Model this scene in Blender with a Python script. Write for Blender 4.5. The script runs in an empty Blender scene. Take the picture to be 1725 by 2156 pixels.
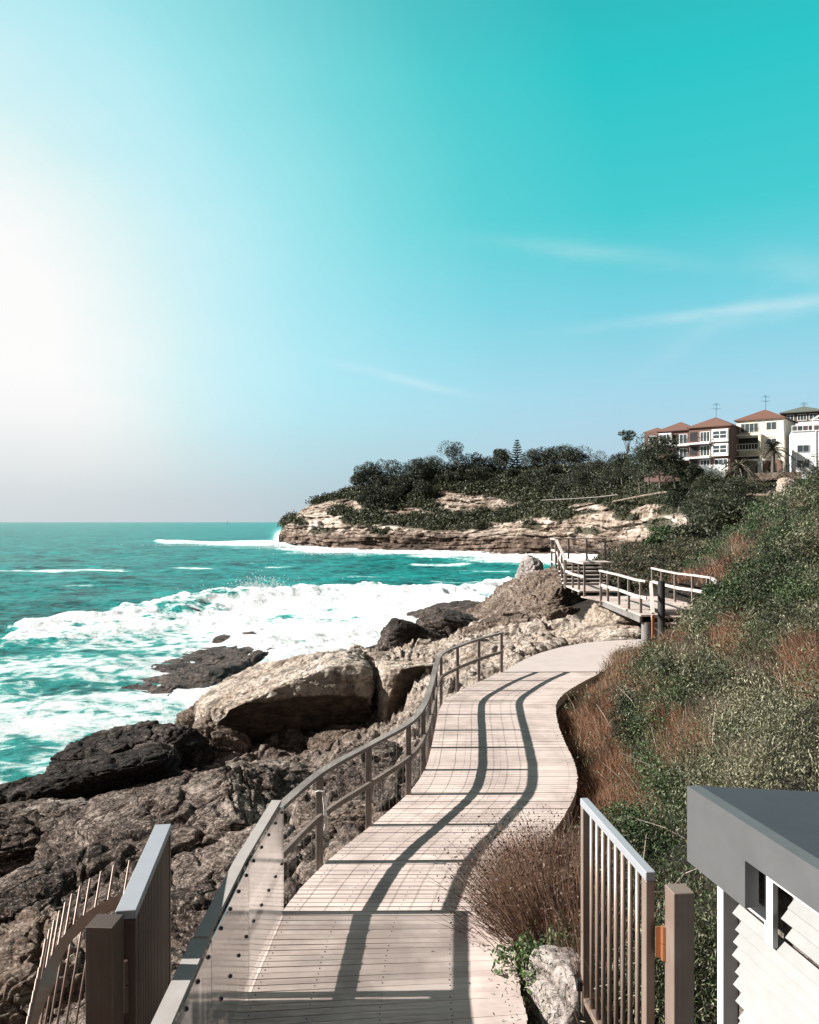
import bpy, math, random
import numpy as np
from mathutils import Vector, Matrix
R = math.radians
scene = bpy.context.scene
COL = scene.collection
F, CX, CY, H0 = 1700.0, 862.5, 1099.0, 4.1      # focal length and horizon of the picture, eye height above the deck
SEA = -5.0
SUN_AZ, SUN_EL = R(-91), R(31)                   # sun low over the sea on the left

def pt(px, py, d):
    return np.array([(px - CX) / F * d, d, H0 - (py - CY) / F * d])
def at_z(px, py, z):
    return pt(px, py, (H0 - z) * F / (py - CY))

# ------------------------------------------------------------------ noise
class Noise:
    def __init__(s, seed):
        r = np.random.default_rng(seed)
        p = r.permutation(256); s.p = np.concatenate([p, p, p])
        g = r.normal(size=(256, 3)); s.g = g / np.linalg.norm(g, axis=1)[:, None]
    def __call__(s, P):
        P = np.asarray(P, float)
        i = np.floor(P).astype(int); f = P - i; i &= 255
        u = f * f * f * (f * (f * 6 - 15) + 10)
        out = 0
        for dx in (0, 1):
            wx = u[:, 0] if dx else 1 - u[:, 0]
            for dy in (0, 1):
                wy = u[:, 1] if dy else 1 - u[:, 1]
                for dz in (0, 1):
                    wz = u[:, 2] if dz else 1 - u[:, 2]
                    h = s.p[s.p[s.p[i[:, 0] + dx] + i[:, 1] + dy] + i[:, 2] + dz]
                    g = s.g[h]
                    out = out + wx * wy * wz * (g[:, 0] * (f[:, 0] - dx) + g[:, 1] * (f[:, 1] - dy) + g[:, 2] * (f[:, 2] - dz))
        return out * 1.5
N1, N2, N3 = Noise(1), Noise(2), Noise(3)
def fbm(P, freq, octs=4, gain=.5, n=None, ridged=False):
    n = n or N1; a, t, tot = 1.0, 0, 0
    P = np.asarray(P, float) * freq
    for k in range(octs):
        v = n(P + 17.3 * k)
        if ridged: v = 1 - 2 * np.abs(v)
        t = t + a * v; tot += a; a *= gain; P = P * 2.03
    return t / tot
_WR = np.random.default_rng(99).random((4096, 4))
def worley(P, seed=0):
    """gap to the nearest cell wall (F2-F1) and a random number per cell"""
    P = np.asarray(P, float); i0 = np.floor(P).astype(np.int64); f1 = np.full(len(P), 9.); f2 = np.full(len(P), 9.); cid = np.zeros(len(P))
    for dx in (-1, 0, 1):
        for dy in (-1, 0, 1):
            for dz in (-1, 0, 1):
                c = i0 + np.array([dx, dy, dz]); h = (c[:, 0] * 73856093 ^ c[:, 1] * 19349663 ^ c[:, 2] * 83492791 ^ (seed * 7919)) & 4095
                r = _WR[h]; d = ((c + r[:, :3] - P) ** 2).sum(1)
                m1 = d < f1; f2 = np.where(m1, f1, np.minimum(f2, d)); cid = np.where(m1, r[:, 3], cid); f1 = np.where(m1, d, f1)
    return np.sqrt(f2) - np.sqrt(f1), cid
def xyz(x, y, z=None):
    return np.stack([x, y, np.zeros_like(x) if z is None else z], 1)
def sstep(a, b, x):
    t = np.clip((x - a) / (b - a), 0, 1); return t * t * (3 - 2 * t)
def rbf(ctrl, X, Y, smooth=1e-3):
    c = np.array(ctrl, float); A = np.linalg.norm(c[:, None, :2] - c[None, :, :2], axis=2)
    n = len(c); M = np.zeros((n + 1, n + 1)); M[:n, :n] = A + smooth * np.eye(n); M[:n, n] = M[n, :n] = 1
    w = np.linalg.solve(M, np.concatenate([c[:, 2], [0]]))
    out = np.full(X.shape, w[n])
    for k in range(n): out += w[k] * np.hypot(X - c[k, 0], Y - c[k, 1])
    return out

# ------------------------------------------------------------------ objects
def tag(o, label=None, cat=None, group=None, kind=None):
    if label: o['label'] = label
    if cat: o['category'] = cat
    if group: o['group'] = group
    if kind: o['kind'] = kind
    return o
def empty(name, loc, label=None, cat=None, group=None):
    o = bpy.data.objects.new(name, None); COL.objects.link(o); o.location = loc
    o.empty_display_size = .2
    return tag(o, label, cat, group)
def wloc(o):
    v = Vector((0, 0, 0))
    while o is not None: v += o.location; o = o.parent
    return v
def mesh_obj(name, verts, faces, mat, parent=None, smooth=False, attrs=None, origin=None, mats=None, midx=None):
    """faces: one (n,k) array or a list of such arrays / lists"""
    verts = np.asarray(verts, float).reshape(-1, 3)
    off = np.array(wloc(parent)) if parent else (np.array(origin, float) if origin is not None else np.zeros(3))
    v = (verts - off).astype(np.float32)
    if isinstance(faces, np.ndarray): flat = faces.reshape(-1); tot = np.full(len(faces), faces.shape[1])
    else:
        tot = np.array([len(f) for f in faces]); flat = np.concatenate([np.asarray(f) for f in faces]) if len(faces) else np.zeros(0)
    me = bpy.data.meshes.new(name)
    me.vertices.add(len(v)); me.vertices.foreach_set('co', v.reshape(-1))
    me.loops.add(len(flat)); me.loops.foreach_set('vertex_index', flat.astype(np.int32))
    me.polygons.add(len(tot)); me.polygons.foreach_set('loop_start', (np.cumsum(tot) - tot).astype(np.int32))
    try: me.polygons.foreach_set('loop_total', tot.astype(np.int32))
    except Exception: pass
    me.polygons.foreach_set('use_smooth', np.full(len(tot), smooth))
    for m in (mats or [mat]): me.materials.append(m)
    if midx is not None: me.polygons.foreach_set('material_index', np.asarray(midx, np.int32))
    me.update(calc_edges=True)
    for k, a in (attrs or {}).items():
        if a.ndim == 1:
            at = me.attributes.new(k, 'FLOAT', 'POINT'); at.data.foreach_set('value', a.astype(np.float32))
    o = bpy.data.objects.new(name, me); COL.objects.link(o)
    if parent: o.parent = parent
    elif origin is not None: o.location = origin
    return o
def copy_tree(o, parent=None, loc=None):
    c = o.copy(); COL.objects.link(c); c.parent = parent
    if loc is not None: c.location = loc
    for ch in list(o.children): copy_tree(ch, c)
    return c

class MB:
    """collects boxes, beams and tubes into one mesh"""
    def __init__(s): s.v, s.f, s.n = [], [], 0
    def add(s, v, f):
        v = np.asarray(v, float); s.v.append(v); s.f += [[i + s.n for i in q] for q in f]; s.n += len(v); return s
    def hexa(s, c):   # 8 corners: bottom 4 ccw, top 4 ccw
        return s.add(c, [(3, 2, 1, 0), (4, 5, 6, 7), (0, 1, 5, 4), (1, 2, 6, 5), (2, 3, 7, 6), (3, 0, 4, 7)])
    def frame(s, o, ex, ey, ez, lo, hi, bev=0.0):
        o, ex, ey, ez = (np.asarray(a, float) for a in (o, ex, ey, ez))
        x0, y0, z0 = lo; x1, y1, z1 = hi
        if bev <= 0:
            L = [(x0, y0, z0), (x1, y0, z0), (x1, y1, z0), (x0, y1, z0), (x0, y0, z1), (x1, y0, z1), (x1, y1, z1), (x0, y1, z1)]
            return s.hexa([o + a * ex + b * ey + c * ez for a, b, c in L])
        b = bev
        def ring(z, i): return [(x0 + i, y0 + b, z), (x0 + b, y0 + i, z), (x1 - b, y0 + i, z), (x1 - i, y0 + b, z), (x1 - i, y1 - b, z), (x1 - b, y1 - i, z), (x0 + b, y1 - i, z), (x0 + i, y1 - b, z)]
        L = ring(z0, b) + ring(z0 + b, 0) + ring(z1 - b, 0) + ring(z1, b)
        f = [tuple(range(7, -1, -1)), tuple(range(24, 32))]
        for k in range(3):
            for j in range(8): f.append((k * 8 + j, k * 8 + (j + 1) % 8, k * 8 + 8 + (j + 1) % 8, k * 8 + 8 + j))
        return s.add([o + a * ex + b_ * ey + c * ez for a, b_, c in L], f)
    def box(s, lo, hi, bev=0.0): return s.frame((0, 0, 0), (1, 0, 0), (0, 1, 0), (0, 0, 1), lo, hi, bev)
    def beam(s, a, b, w, h, up=(0, 0, 1), bev=0.0):   # w across, h along up, centred on a-b
        a, b, up = np.asarray(a, float), np.asarray(b, float), np.asarray(up, float)
        d = b - a; L = np.linalg.norm(d); d = d / L
        sx = np.cross(d, up); sx /= np.linalg.norm(sx); u = np.cross(sx, d)
        return s.frame(a, sx, d, u, (-w / 2, 0, -h / 2), (w / 2, L, h / 2), bev)
    def strip(s, pts, w, h):   # mitred rectangular rail along a polyline, up = z
        P = np.asarray(pts, float); n = len(P)
        T = np.zeros_like(P); T[1:-1] = P[2:] - P[:-2]; T[0] = P[1] - P[0]; T[-1] = P[-1] - P[-2]
        S = np.stack([T[:, 1], -T[:, 0], 0 * T[:, 0]], 1); S /= np.linalg.norm(S, axis=1)[:, None]
        U = np.array([0, 0, 1.0]); v = []
        for k in range(n):
            for a, b in ((-1, -1), (1, -1), (1, 1), (-1, 1)): v.append(P[k] + S[k] * a * w / 2 + U * b * h / 2)
        f = [(3, 2, 1, 0), tuple((n - 1) * 4 + i for i in range(4))]
        for k in range(n - 1):
            for j in range(4): f.append((k * 4 + j, k * 4 + (j + 1) % 4, k * 4 + 4 + (j + 1) % 4, k * 4 + 4 + j))
        return s.add(v, f)
    def tube(s, pts, r, k=8, cap=True):
        P = np.asarray(pts, float); n = len(P); r = np.broadcast_to(r, (n,))
        T = np.zeros_like(P); T[1:-1] = P[2:] - P[:-2]; T[0] = P[1] - P[0]; T[-1] = P[-1] - P[-2]
        T /= np.linalg.norm(T, axis=1)[:, None]
        v = []
        a0 = np.array([0, 0, 1.0]) if abs(T[0, 2]) < .9 else np.array([1.0, 0, 0])
        for i in range(n):
            sx = np.cross(T[i], a0); sx /= np.linalg.norm(sx); sy = np.cross(T[i], sx)
            for j in range(k):
                an = 2 * math.pi * j / k; v.append(P[i] + r[i] * (math.cos(an) * sx + math.sin(an) * sy))
        f = []
        for i in range(n - 1):
            for j in range(k): f.append((i * k + j, i * k + k + j, i * k + k + (j + 1) % k, i * k + (j + 1) % k))
        if cap: f += [tuple(range(k)), tuple((n - 1) * k + j for j in range(k - 1, -1, -1))]
        return s.add(v, f)
    def prism(s, poly, ex, ey, ez, o, t):   # 2-D outline in (ex,ez), thickness t along ey
        o, ex, ey, ez = (np.asarray(a, float) for a in (o, ex, ey, ez)); n = len(poly)
        v = [o + a * ex + b * ez for a, b in poly] + [o + a * ex + b * ez + t * ey for a, b in poly]
        f = [tuple(range(n)), tuple(range(2 * n - 1, n - 1, -1))] + [(i, n + i, n + (i + 1) % n, (i + 1) % n) for i in range(n)]
        return s.add(v, f)
    def build(s, name, mat, parent=None, smooth=False, origin=None):
        return mesh_obj(name, np.concatenate(s.v), s.f, mat, parent, smooth, origin=origin)

def leaf_quads(rng, pos, L, W, axis=None, up=0.4):
    """rhombic leaves, one quad each; axis = preferred long direction"""
    n = len(pos); L = np.broadcast_to(L, (n,))[:, None] * rng.uniform(.6, 1.3, (n, 1)); W = np.broadcast_to(W, (n,))[:, None] * rng.uniform(.7, 1.2, (n, 1))
    u = rng.normal(size=(n, 3))
    if axis is not None: u = u * .55 + axis
    u /= np.linalg.norm(u, axis=1)[:, None]
    nn = rng.normal(size=(n, 3)); nn[:, 2] += up * 2
    v = np.cross(u, nn); v /= np.linalg.norm(v, axis=1)[:, None] + 1e-9
    V = np.stack([pos - u * L / 2, pos + v * W / 2, pos + u * L / 2, pos - v * W / 2], 1).reshape(-1, 3)
    return V, np.arange(4 * n).reshape(n, 4)
def blade_quads(rng, base, d, L, W):
    """thin tapering stalks that bend outward along d"""
    n = len(base); L = np.broadcast_to(L, (n,))[:, None]; W = np.broadcast_to(W, (n,))[:, None]
    d = d / np.linalg.norm(d, axis=1)[:, None]
    s = np.cross(d, rng.normal(size=(n, 3))); s /= np.linalg.norm(s, axis=1)[:, None]
    side = rng.normal(size=(n, 3)) * .18; mid = base + d * L * .55 + side * L * .12; tip = base + d * L + side * L * .5
    V = np.stack([base - s * W / 2, base + s * W / 2, mid + s * W * .4, mid - s * W * .4, tip], 1).reshape(-1, 3)
    k = np.arange(n)[:, None] * 5
    q = k + np.array([[0, 1, 2, 3]]); t = k + np.array([[3, 2, 4]])
    return V, q, t
def join(parts):
    V, Fq, n = [], [], 0
    for v, f in parts:
        V.append(v); Fq.append(np.asarray(f) + n); n += len(v)
    return np.concatenate(V), np.concatenate(Fq)

# ------------------------------------------------------------------ materials
class NT:
    def __init__(s, name):
        s.m = bpy.data.materials.new(name); s.m.use_nodes = True; s.t = s.m.node_tree; s.n = s.t.nodes; s.l = s.t.links
        s.b = s.n['Principled BSDF']
    def new(s, typ, ins=None, **kw):
        nd = s.n.new(typ)
        for k, v in kw.items(): setattr(nd, k, v)
        for k, v in (ins or {}).items(): s.set(nd.inputs[k], v)
        return nd
    def set(s, sock, v):
        if isinstance(v, bpy.types.NodeSocket): s.l.new(v, sock)
        elif isinstance(v, bpy.types.Node): s.l.new(v.outputs[0], sock)
        else:
            if hasattr(sock.default_value, '__len__') and len(sock.default_value) == 4 and len(v) == 3: v = (*v, 1)
            sock.default_value = v
    def coord(s, out='Object'): return s.new('ShaderNodeTexCoord').outputs[out]
    def pos(s): return s.new('ShaderNodeNewGeometry').outputs['Position']
    def island(s): return s.new('ShaderNodeNewGeometry').outputs['Random Per Island']
    def mapping(s, v, scale=(1, 1, 1), loc=(0, 0, 0), rot=(0, 0, 0)):
        return s.new('ShaderNodeMapping', {'Vector': v, 'Scale': scale, 'Location': loc, 'Rotation': rot}).outputs[0]
    def noise(s, v, scale, detail=5, rough=.6, dist=0.0):
        return s.new('ShaderNodeTexNoise', {'Vector': v, 'Scale': scale, 'Detail': detail, 'Roughness': rough, 'Distortion': dist}).outputs[0]
    def vor(s, v, scale, feat='F1', out='Distance'):
        return s.new('ShaderNodeTexVoronoi', {'Vector': v, 'Scale': scale}, feature=feat).outputs[out]
    def ramp(s, fac, stops, interp='LINEAR'):
        nd = s.new('ShaderNodeValToRGB', {'Fac': fac}); cr = nd.color_ramp; cr.interpolation = interp
        while len(cr.elements) < len(stops): cr.elements.new(.5)
        for e, (p, c) in zip(cr.elements, stops):
            e.position = p; e.color = (c, c, c, 1) if not hasattr(c, '__len__') else (*c, 1)
        return nd.outputs[0]
    def math(s, op, a, b=0.0, clamp=False):
        nd = s.new('ShaderNodeMath', operation=op, use_clamp=clamp); s.set(nd.inputs[0], a); s.set(nd.inputs[1], b); return nd.outputs[0]
    def mix(s, fac, a, b, mode='MIX'):
        nd = s.new('ShaderNodeMix', data_type='RGBA', blend_type=mode); s.set(nd.inputs[0], fac); s.set(nd.inputs[6], a); s.set(nd.inputs[7], b); return nd.outputs[2]
    def attr(s, name): return s.new('ShaderNodeAttribute', attribute_name=name).outputs['Fac']
    def bump(s, h, strength, dist, normal=None):
        ins = {'Height': h, 'Strength': strength, 'Distance': dist}
        if normal is not None: ins['Normal'] = normal
        return s.new('ShaderNodeBump', ins).outputs[0]
    def fin(s, color=None, rough=None, normal=None, metal=None, spec=None):
        b = s.b
        if color is not None: s.set(b.inputs['Base Color'], color)
        if rough is not None: s.set(b.inputs['Roughness'], rough)
        if normal is not None: s.set(b.inputs['Normal'], normal)
        if metal is not None: s.set(b.inputs['Metallic'], metal)
        if spec is not None: s.set(b.inputs['Specular IOR Level'], spec)
        return s.m

def rock_mat(name, dark, mid, light, bias=.5, fine=1.0, strata=1.0, spread=.16, wet=.0, stain_shade=.0, vstain_shade=False, speck=.0):
    t = NT(name); p = t.pos()
    big = t.noise(p, .45, 4, .6, .6)
    md = t.noise(t.mapping(p, (1, 1, 2.2)), 2.3, 6, .68, .4)
    st = t.noise(t.mapping(p, (.5, .5, 7.5), rot=(.16, .30, 0)), 1.25, 7, .70, .9)
    fn = t.noise(p, 26, 5, .75)
    f1 = t.math('MULTIPLY', big, .5); f2 = t.math('MULTIPLY_ADD', md, .42); t.set(f2.node.inputs[2], f1)
    f3 = t.math('MULTIPLY_ADD', st, .3 * strata); t.set(f3.node.inputs[2], f2)
    f4 = t.math('MULTIPLY_ADD', fn, .34 * fine); t.set(f4.node.inputs[2], f3)
    c0 = .61 + .15 * strata + .0 * fine + .17 * fine - .15
    cen = c0 + (.5 - bias) * .3
    col = t.ramp(f4, [(max(0, cen - spread), dark), (cen, mid), (min(1, cen + spread * .9), light)])
    if speck:    # fine pale specks, and thin dark seams along the bedding
        sp_ = t.noise(p, 15, 7, .78); col = t.mix(t.math('MULTIPLY', t.ramp(sp_, [(.53, 0.0), (.60, 1.0)]), speck), col, tuple(min(.8, c * 1.35 + .06) for c in light))
        sm_ = t.noise(t.mapping(p, (.9, .9, 11), rot=(.16, .30, 0)), 1.6, 6, .7, .6); col = t.mix(t.ramp(sm_, [(.36, .9), (.43, 0.0)]), col, tuple(c * .5 for c in dark))
    pit = t.ramp(t.noise(p, 9, 6, .72), [(.38, .0), (.5, 1.0)])
    col = t.mix(t.math('MULTIPLY', t.math('SUBTRACT', 1.0, pit), .75), col, tuple(c * .55 for c in dark))
    if vstain_shade:    # undercut face: its shade painted dark, plus iron weathering with paler runs
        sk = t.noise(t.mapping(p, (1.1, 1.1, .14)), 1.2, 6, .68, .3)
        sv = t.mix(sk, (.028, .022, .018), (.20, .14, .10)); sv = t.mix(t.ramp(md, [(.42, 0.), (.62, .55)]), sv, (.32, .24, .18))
        col = t.mix(t.attr('stain_shade'), col, sv)
    if stain_shade:    # black lichen runs down the faces in streaks
        sk = t.noise(t.mapping(p, (1.3, 1.3, .16)), 1.1, 5, .65, .3)
        col = t.mix(t.math('MULTIPLY', t.ramp(sk, [(.50, 0.0), (.60, 1.0)]), stain_shade), col, t.mix(md, (.02, .017, .015), (.11, .085, .07)))
    wq = t.new('ShaderNodeVectorMath', {0: t.mapping(p, (1, 1, 2.6), rot=(.16, .30, 0)), 1: t.new('ShaderNodeVectorMath', {0: t.new('ShaderNodeTexNoise', {'Vector': p, 'Scale': 1.7, 'Detail': 4}).outputs['Color'], 'Scale': .55}, operation='SCALE').outputs[0]}, operation='ADD').outputs[0]
    ck = t.vor(wq, 1.3, 'DISTANCE_TO_EDGE'); ck2 = t.vor(wq, 5.5, 'DISTANCE_TO_EDGE')
    crk = t.math('MINIMUM', t.ramp(ck, [(.0, 0.), (.025, 1.)]), t.ramp(ck2, [(.0, .7), (.03, 1.)]))
    if speck: col = t.mix(t.math('MULTIPLY', t.math('SUBTRACT', 1.0, crk), .8), col, tuple(c * .5 for c in dark))
    h = t.math('MULTIPLY_ADD', md, 1.0); t.set(h.node.inputs[2], t.math('MULTIPLY', st, 2.6 * strata))
    n1 = t.bump(h, 1.0, .20 * fine)
    h2 = t.math('MULTIPLY_ADD', fn, .5); t.set(h2.node.inputs[2], t.math('ADD', pit, t.math('MULTIPLY', crk, 1.5 if speck else .3)))
    n2 = t.bump(h2, 1.0, .045 * fine, n1)
    return t.fin(col, .85 - wet * .5, n2, spec=.25 + wet * .3)
def leaf_mat(name, cols, trans=.25, patch=None):
    t = NT(name); r = t.island()
    n = len(cols); col = t.ramp(r, [(i / (n - 1) if n > 1 else 0, c) for i, c in enumerate(cols)])
    vn = t.noise(t.pos(), 1.3, 3, .6); col = t.mix(t.ramp(vn, [(.36, .62), (.5, .0)]), col, tuple(c * .8 for c in cols[0])); col = t.mix(t.ramp(vn, [(.54, .0), (.72, .4)]), col, cols[-1])
    if patch:
        col = t.mix(t.ramp(t.noise(t.pos(), patch[0], 3, .6), [(.42, .0), (.6, 1.0)]), col, t.mix(r, patch[1], patch[2]))
    t.set(t.b.inputs['Base Color'], col); t.b.inputs['Roughness'].default_value = .55; t.b.inputs['Specular IOR Level'].default_value = .35
    tr = t.new('ShaderNodeBsdfTranslucent', {'Color': col}); mx = t.new('ShaderNodeMixShader', {0: trans}); t.l.new(t.b.outputs[0], mx.inputs[1]); t.l.new(tr.outputs[0], mx.inputs[2])
    t.l.new(mx.outputs[0], t.n['Material Output'].inputs['Surface']); return t.m
def plain(name, color, rough=.6, metal=0.0, var=.15, scale=3.0, bump=0.0):
    t = NT(name); p = t.pos()
    nz = t.noise(p, scale, 6, .65)
    col = t.mix(nz, tuple(c * (1 - var) for c in color), tuple(min(1, c * (1 + var)) for c in color))
    nm = t.bump(t.noise(p, scale * 8, 4), .3, bump) if bump else None
    return t.fin(col, rough, nm, metal)
def wood_mat(name, c0, c1, c2, axis=0, rough=.75, grain=14):
    t = NT(name); p = t.pos(); r = t.island()
    sc = [grain * 3] * 3; sc[axis] = grain * .12
    if axis < 0: sc = [grain * 2, grain * 2, grain * .12]
    off = t.new('ShaderNodeCombineXYZ', {0: t.math('MULTIPLY', r, 37.0), 1: t.math('MULTIPLY', r, 11.0), 2: t.math('MULTIPLY', r, 23.0)}).outputs[0]
    v = t.new('ShaderNodeVectorMath', {0: t.mapping(p, sc), 1: off}, operation='ADD').outputs[0]
    g = t.noise(v, 1.0, 5, .7, .5)
    st = t.noise(p, 1.1, 5, .65)
    col = t.ramp(g, [(.25, c0), (.5, c1), (.75, c2)])
    col = t.mix(t.math('MULTIPLY', r, .6), col, t.mix(t.math('FRACT', t.math('MULTIPLY', r, 7.0)), c0, c2))
    col = t.mix(t.ramp(st, [(.38, .75), (.58, .0)]), col, tuple(x * .85 for x in c0))
    return t.fin(col, rough, t.bump(g, .35, .004))

M = {}
M['rock_brown'] = rock_mat('rock_brown', (.013, .010, .0085), (.125, .087, .068), (.55, .455, .39), .50, 1.25, speck=.55)
M['rock_dark'] = rock_mat('rock_dark', (.010, .0085, .0075), (.060, .046, .039), (.34, .28, .245), .42, 1.1, speck=.25)
M['rock_cream'] = rock_mat('rock_cream', (.17, .115, .08), (.62, .505, .41), (.78, .71, .63), .56, .7, stain_shade=.6, vstain_shade=True)
M['rock_ochre'] = rock_mat('rock_ochre', (.06, .042, .031), (.27, .19, .142), (.58, .49, .42), .5, 1.0, speck=.45)
M['rock_wet'] = rock_mat('rock_wet', (.016, .012, .0105), (.085, .056, .044), (.30, .225, .185), .5, 1.0, wet=.5, speck=.3)
M['rock_pale'] = rock_mat('rock_pale', (.22, .17, .15), (.55, .48, .44), (.8, .74, .7), .55, 1.2)
M['deck'] = wood_mat('deck_timber', (.38, .30, .27), (.54, .445, .40), (.64, .55, .50), 0)
M['deck_edge'] = wood_mat('deck_edge_timber', (.42, .34, .3), (.55, .46, .41), (.66, .57, .51), 1)
M['rail'] = wood_mat('rail_timber', (.10, .08, .068), (.215, .172, .148), (.34, .29, .25), -1)
M['rail_top'] = wood_mat('rail_top_timber', (.12, .105, .095), (.24, .21, .19), (.38, .345, .32), 1)
M['grey_rail'] = wood_mat('pale_rail_timber', (.40, .35, .32), (.56, .51, .47), (.7, .66, .62), 1)
M['pile'] = wood_mat('pile_timber', (.10, .09, .085), (.2, .185, .175), (.32, .30, .28), -1)
M['dark_pile'] = wood_mat('dark_pile_timber', (.012, .012, .012), (.03, .029, .028), (.06, .056, .052), -1)
M['concrete'] = plain('path_concrete', (.41, .35, .325), .85, 0, .2, 1.4, .006)
M['wire'] = plain('mesh_wire', (.25, .24, .23), .45, .8)
M['rail_cap'] = plain('rail_cap_metal', (.30, .275, .26), .85, .0, .22, 6, .001)
M['bolt'] = plain('bolt_steel', (.03, .03, .03), .5, .6)
M['rust'] = plain('rusty_steel', (.30, .10, .045), .8, .2, .3, 12)
M['black_iron'] = plain('black_iron', (.02, .02, .02), .6, .5)
def brushed(name, c, rough=.3):
    t = NT(name); p = t.pos()
    g = t.noise(t.mapping(p, (60, 60, 1.2)), 1.0, 5, .65); b = t.noise(p, 2.5, 4, .6)
    col = t.mix(g, tuple(x * .7 for x in c), tuple(min(1, x * 1.25) for x in c)); col = t.mix(t.ramp(b, [(.4, .5), (.65, 0.)]), col, tuple(x * y for x, y in zip(c, (.75, .62, .52))))
    return t.fin(col, t.math('MULTIPLY_ADD', g, .2), t.bump(g, .12, .002), 1.0) if False else t.fin(col, rough + .12, t.bump(g, .12, .002), .35)
M['gate'] = brushed('gate_steel', (.28, .225, .195), .33)
M['gate_top_sky'] = plain('gate_top_sky_steel', (.30, .31, .335), .5, .2, .12, 5, .001)  # blue-grey sky reflection painted into the top rail's colour
M['gate_brown'] = brushed('gate_bronze', (.085, .06, .048), .38)
M['post_steel'] = brushed('post_steel', (.26, .20, .172), .36)
M['hut_grey'] = plain('hut_grey_paint', (.085, .086, .088), .5, 0, .32, 2.6)
M['hut_roof'] = plain('hut_roof_membrane', (.04, .042, .05), .6, 0, .22, 3.0, .002)
M['louvre'] = plain('louvre_paint', (.235, .235, .23), .6, 0, .25, 5)
M['hut_white'] = plain('hut_white_paint', (.50, .50, .495), .5, 0, .05, 4)
M['hut_back'] = rock_mat('hut_backing', (.1, .085, .075), (.25, .21, .185), (.4, .35, .31), .5, 1.2)
M['leaf_green'] = leaf_mat('scrub_green', [(.006, .012, .005), (.016, .038, .012), (.042, .085, .025), (.15, .19, .09)], .2)
M['leaf_olive'] = leaf_mat('scrub_olive', [(.012, .015, .008), (.05, .056, .028), (.13, .135, .07), (.34, .33, .22)], .2)
M['leaf_pale'] = leaf_mat('scrub_pale', [(.018, .021, .011), (.085, .09, .046), (.21, .205, .12), (.42, .40, .29)], .2)
M['leaf_bright'] = leaf_mat('leaf_bright', [(.03, .055, .02), (.08, .14, .045), (.16, .23, .09), (.27, .34, .16)], .3)
M['leaf_dark'] = leaf_mat('leaf_dark', [(.008, .011, .006), (.02, .026, .012), (.04, .048, .022), (.075, .08, .042)], .12)
M['leaf_far'] = leaf_mat('leaf_far', [(.010, .013, .008), (.022, .028, .015), (.038, .046, .022), (.062, .066, .035)], .12)
M['grass_red'] = leaf_mat('grass_red', [(.03, .015, .010), (.15, .068, .038), (.34, .165, .095), (.52, .36, .25)], .3)
M['grass_russet'] = leaf_mat('grass_russet', [(.03, .016, .011), (.09, .043, .027), (.20, .10, .062), (.42, .28, .20)], .25)
M['grass_straw'] = leaf_mat('grass_straw', [(.06, .045, .03), (.16, .12, .08), (.29, .225, .16), (.42, .34, .26)], .3)
M['twig'] = plain('twig_bark', (.30, .25, .21), .8, 0, .2, 9)
M['bark'] = plain('trunk_bark', (.10, .085, .07), .9, 0, .3, 9)
M['soil'] = plain('dark_soil', (.05, .04, .03), .95, 0, .3, 4, .01)
# ------------------------------------------------------------------ camera, sun, sky
cam = bpy.data.cameras.new('camera'); camo = bpy.data.objects.new('camera', cam); COL.objects.link(camo); scene.camera = camo
camo.location = (0, 0, H0); camo.rotation_euler = (R(90), 0, 0)
cam.sensor_fit = 'VERTICAL'; cam.sensor_height = 24; cam.lens = F / 2156 * 24; cam.shift_y = 21 / 2156; cam.clip_start = .05; cam.clip_end = 60000
EV = 1.25
scene.view_settings.view_transform = 'Standard'; scene.view_settings.look = 'None'; scene.view_settings.exposure = EV; scene.view_settings.gamma = 1
sl = bpy.data.lights.new('sun', 'SUN'); sl.energy = 5.0; sl.angle = R(.5); sl.color = (1, .955, .9)
so = bpy.data.objects.new('sun', sl); COL.objects.link(so)
sd = Vector((math.cos(SUN_EL) * math.sin(SUN_AZ), math.cos(SUN_EL) * math.cos(SUN_AZ), math.sin(SUN_EL)))
so.rotation_euler = (-sd).to_track_quat('-Z', 'Y').to_euler(); so.location = (-60, 0, 60)

w = bpy.data.worlds.new('World'); scene.world = w; w.use_nodes = True
class WT(NT):
    def __init__(s, tree): s.t = tree; s.n = tree.nodes; s.l = tree.links
T = WT(w.node_tree)
dirv = T.new('ShaderNodeVectorMath', {0: T.coord('Generated')}, operation='NORMALIZE').outputs[0]
sep = T.new('ShaderNodeSeparateXYZ', {0: dirv}); zx, zy, zz = sep.outputs
base = T.ramp(zz, [(0.0, (.50, .60, .70)), (.07, (.49, .68, .80)), (.15, (.40, .71, .86)), (.25, (.20, .67, .79)), (.35, (.06, .63, .665)), (.48, (.022, .59, .605)), (.58, (.03, .48, .51)), (.68, (.15, .17, .18)), (1.0, (.16, .145, .15))])  # upper stops lie out of view, greyed to neutralise the ambient light
def dotdir(px, py):
    d = np.array([(px - CX) / F, 1, (CY - py) / F]); d /= np.linalg.norm(d)
    return T.new('ShaderNodeVectorMath', {0: dirv, 1: tuple(d)}, operation='DOT_PRODUCT').outputs['Value']
g1 = dotdir(-300, 800)
soft = T.math('MULTIPLY', T.math('SUBTRACT', T.noise(T.mapping(dirv, (1.5, 1.5, 4)), 2.0, 4, .6), .5), .03)
g2 = T.math('ADD', g1, soft)
ga = T.ramp(g2, [(.66, 0.0), (.76, .12), (.83, .36), (.88, .64), (.91, .83), (.94, .95), (.97, 1.0)])
glow = T.ramp(g2, [(.80, (.47, .94, .99)), (.89, (.51, .91, .98)), (.925, (.61, .92, .985)), (.945, (.70, .94, .96)), (.962, (.86, .97, .965)), (.98, (1.02, 1.01, .995))])
col = T.mix(ga, base, glow)
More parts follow.
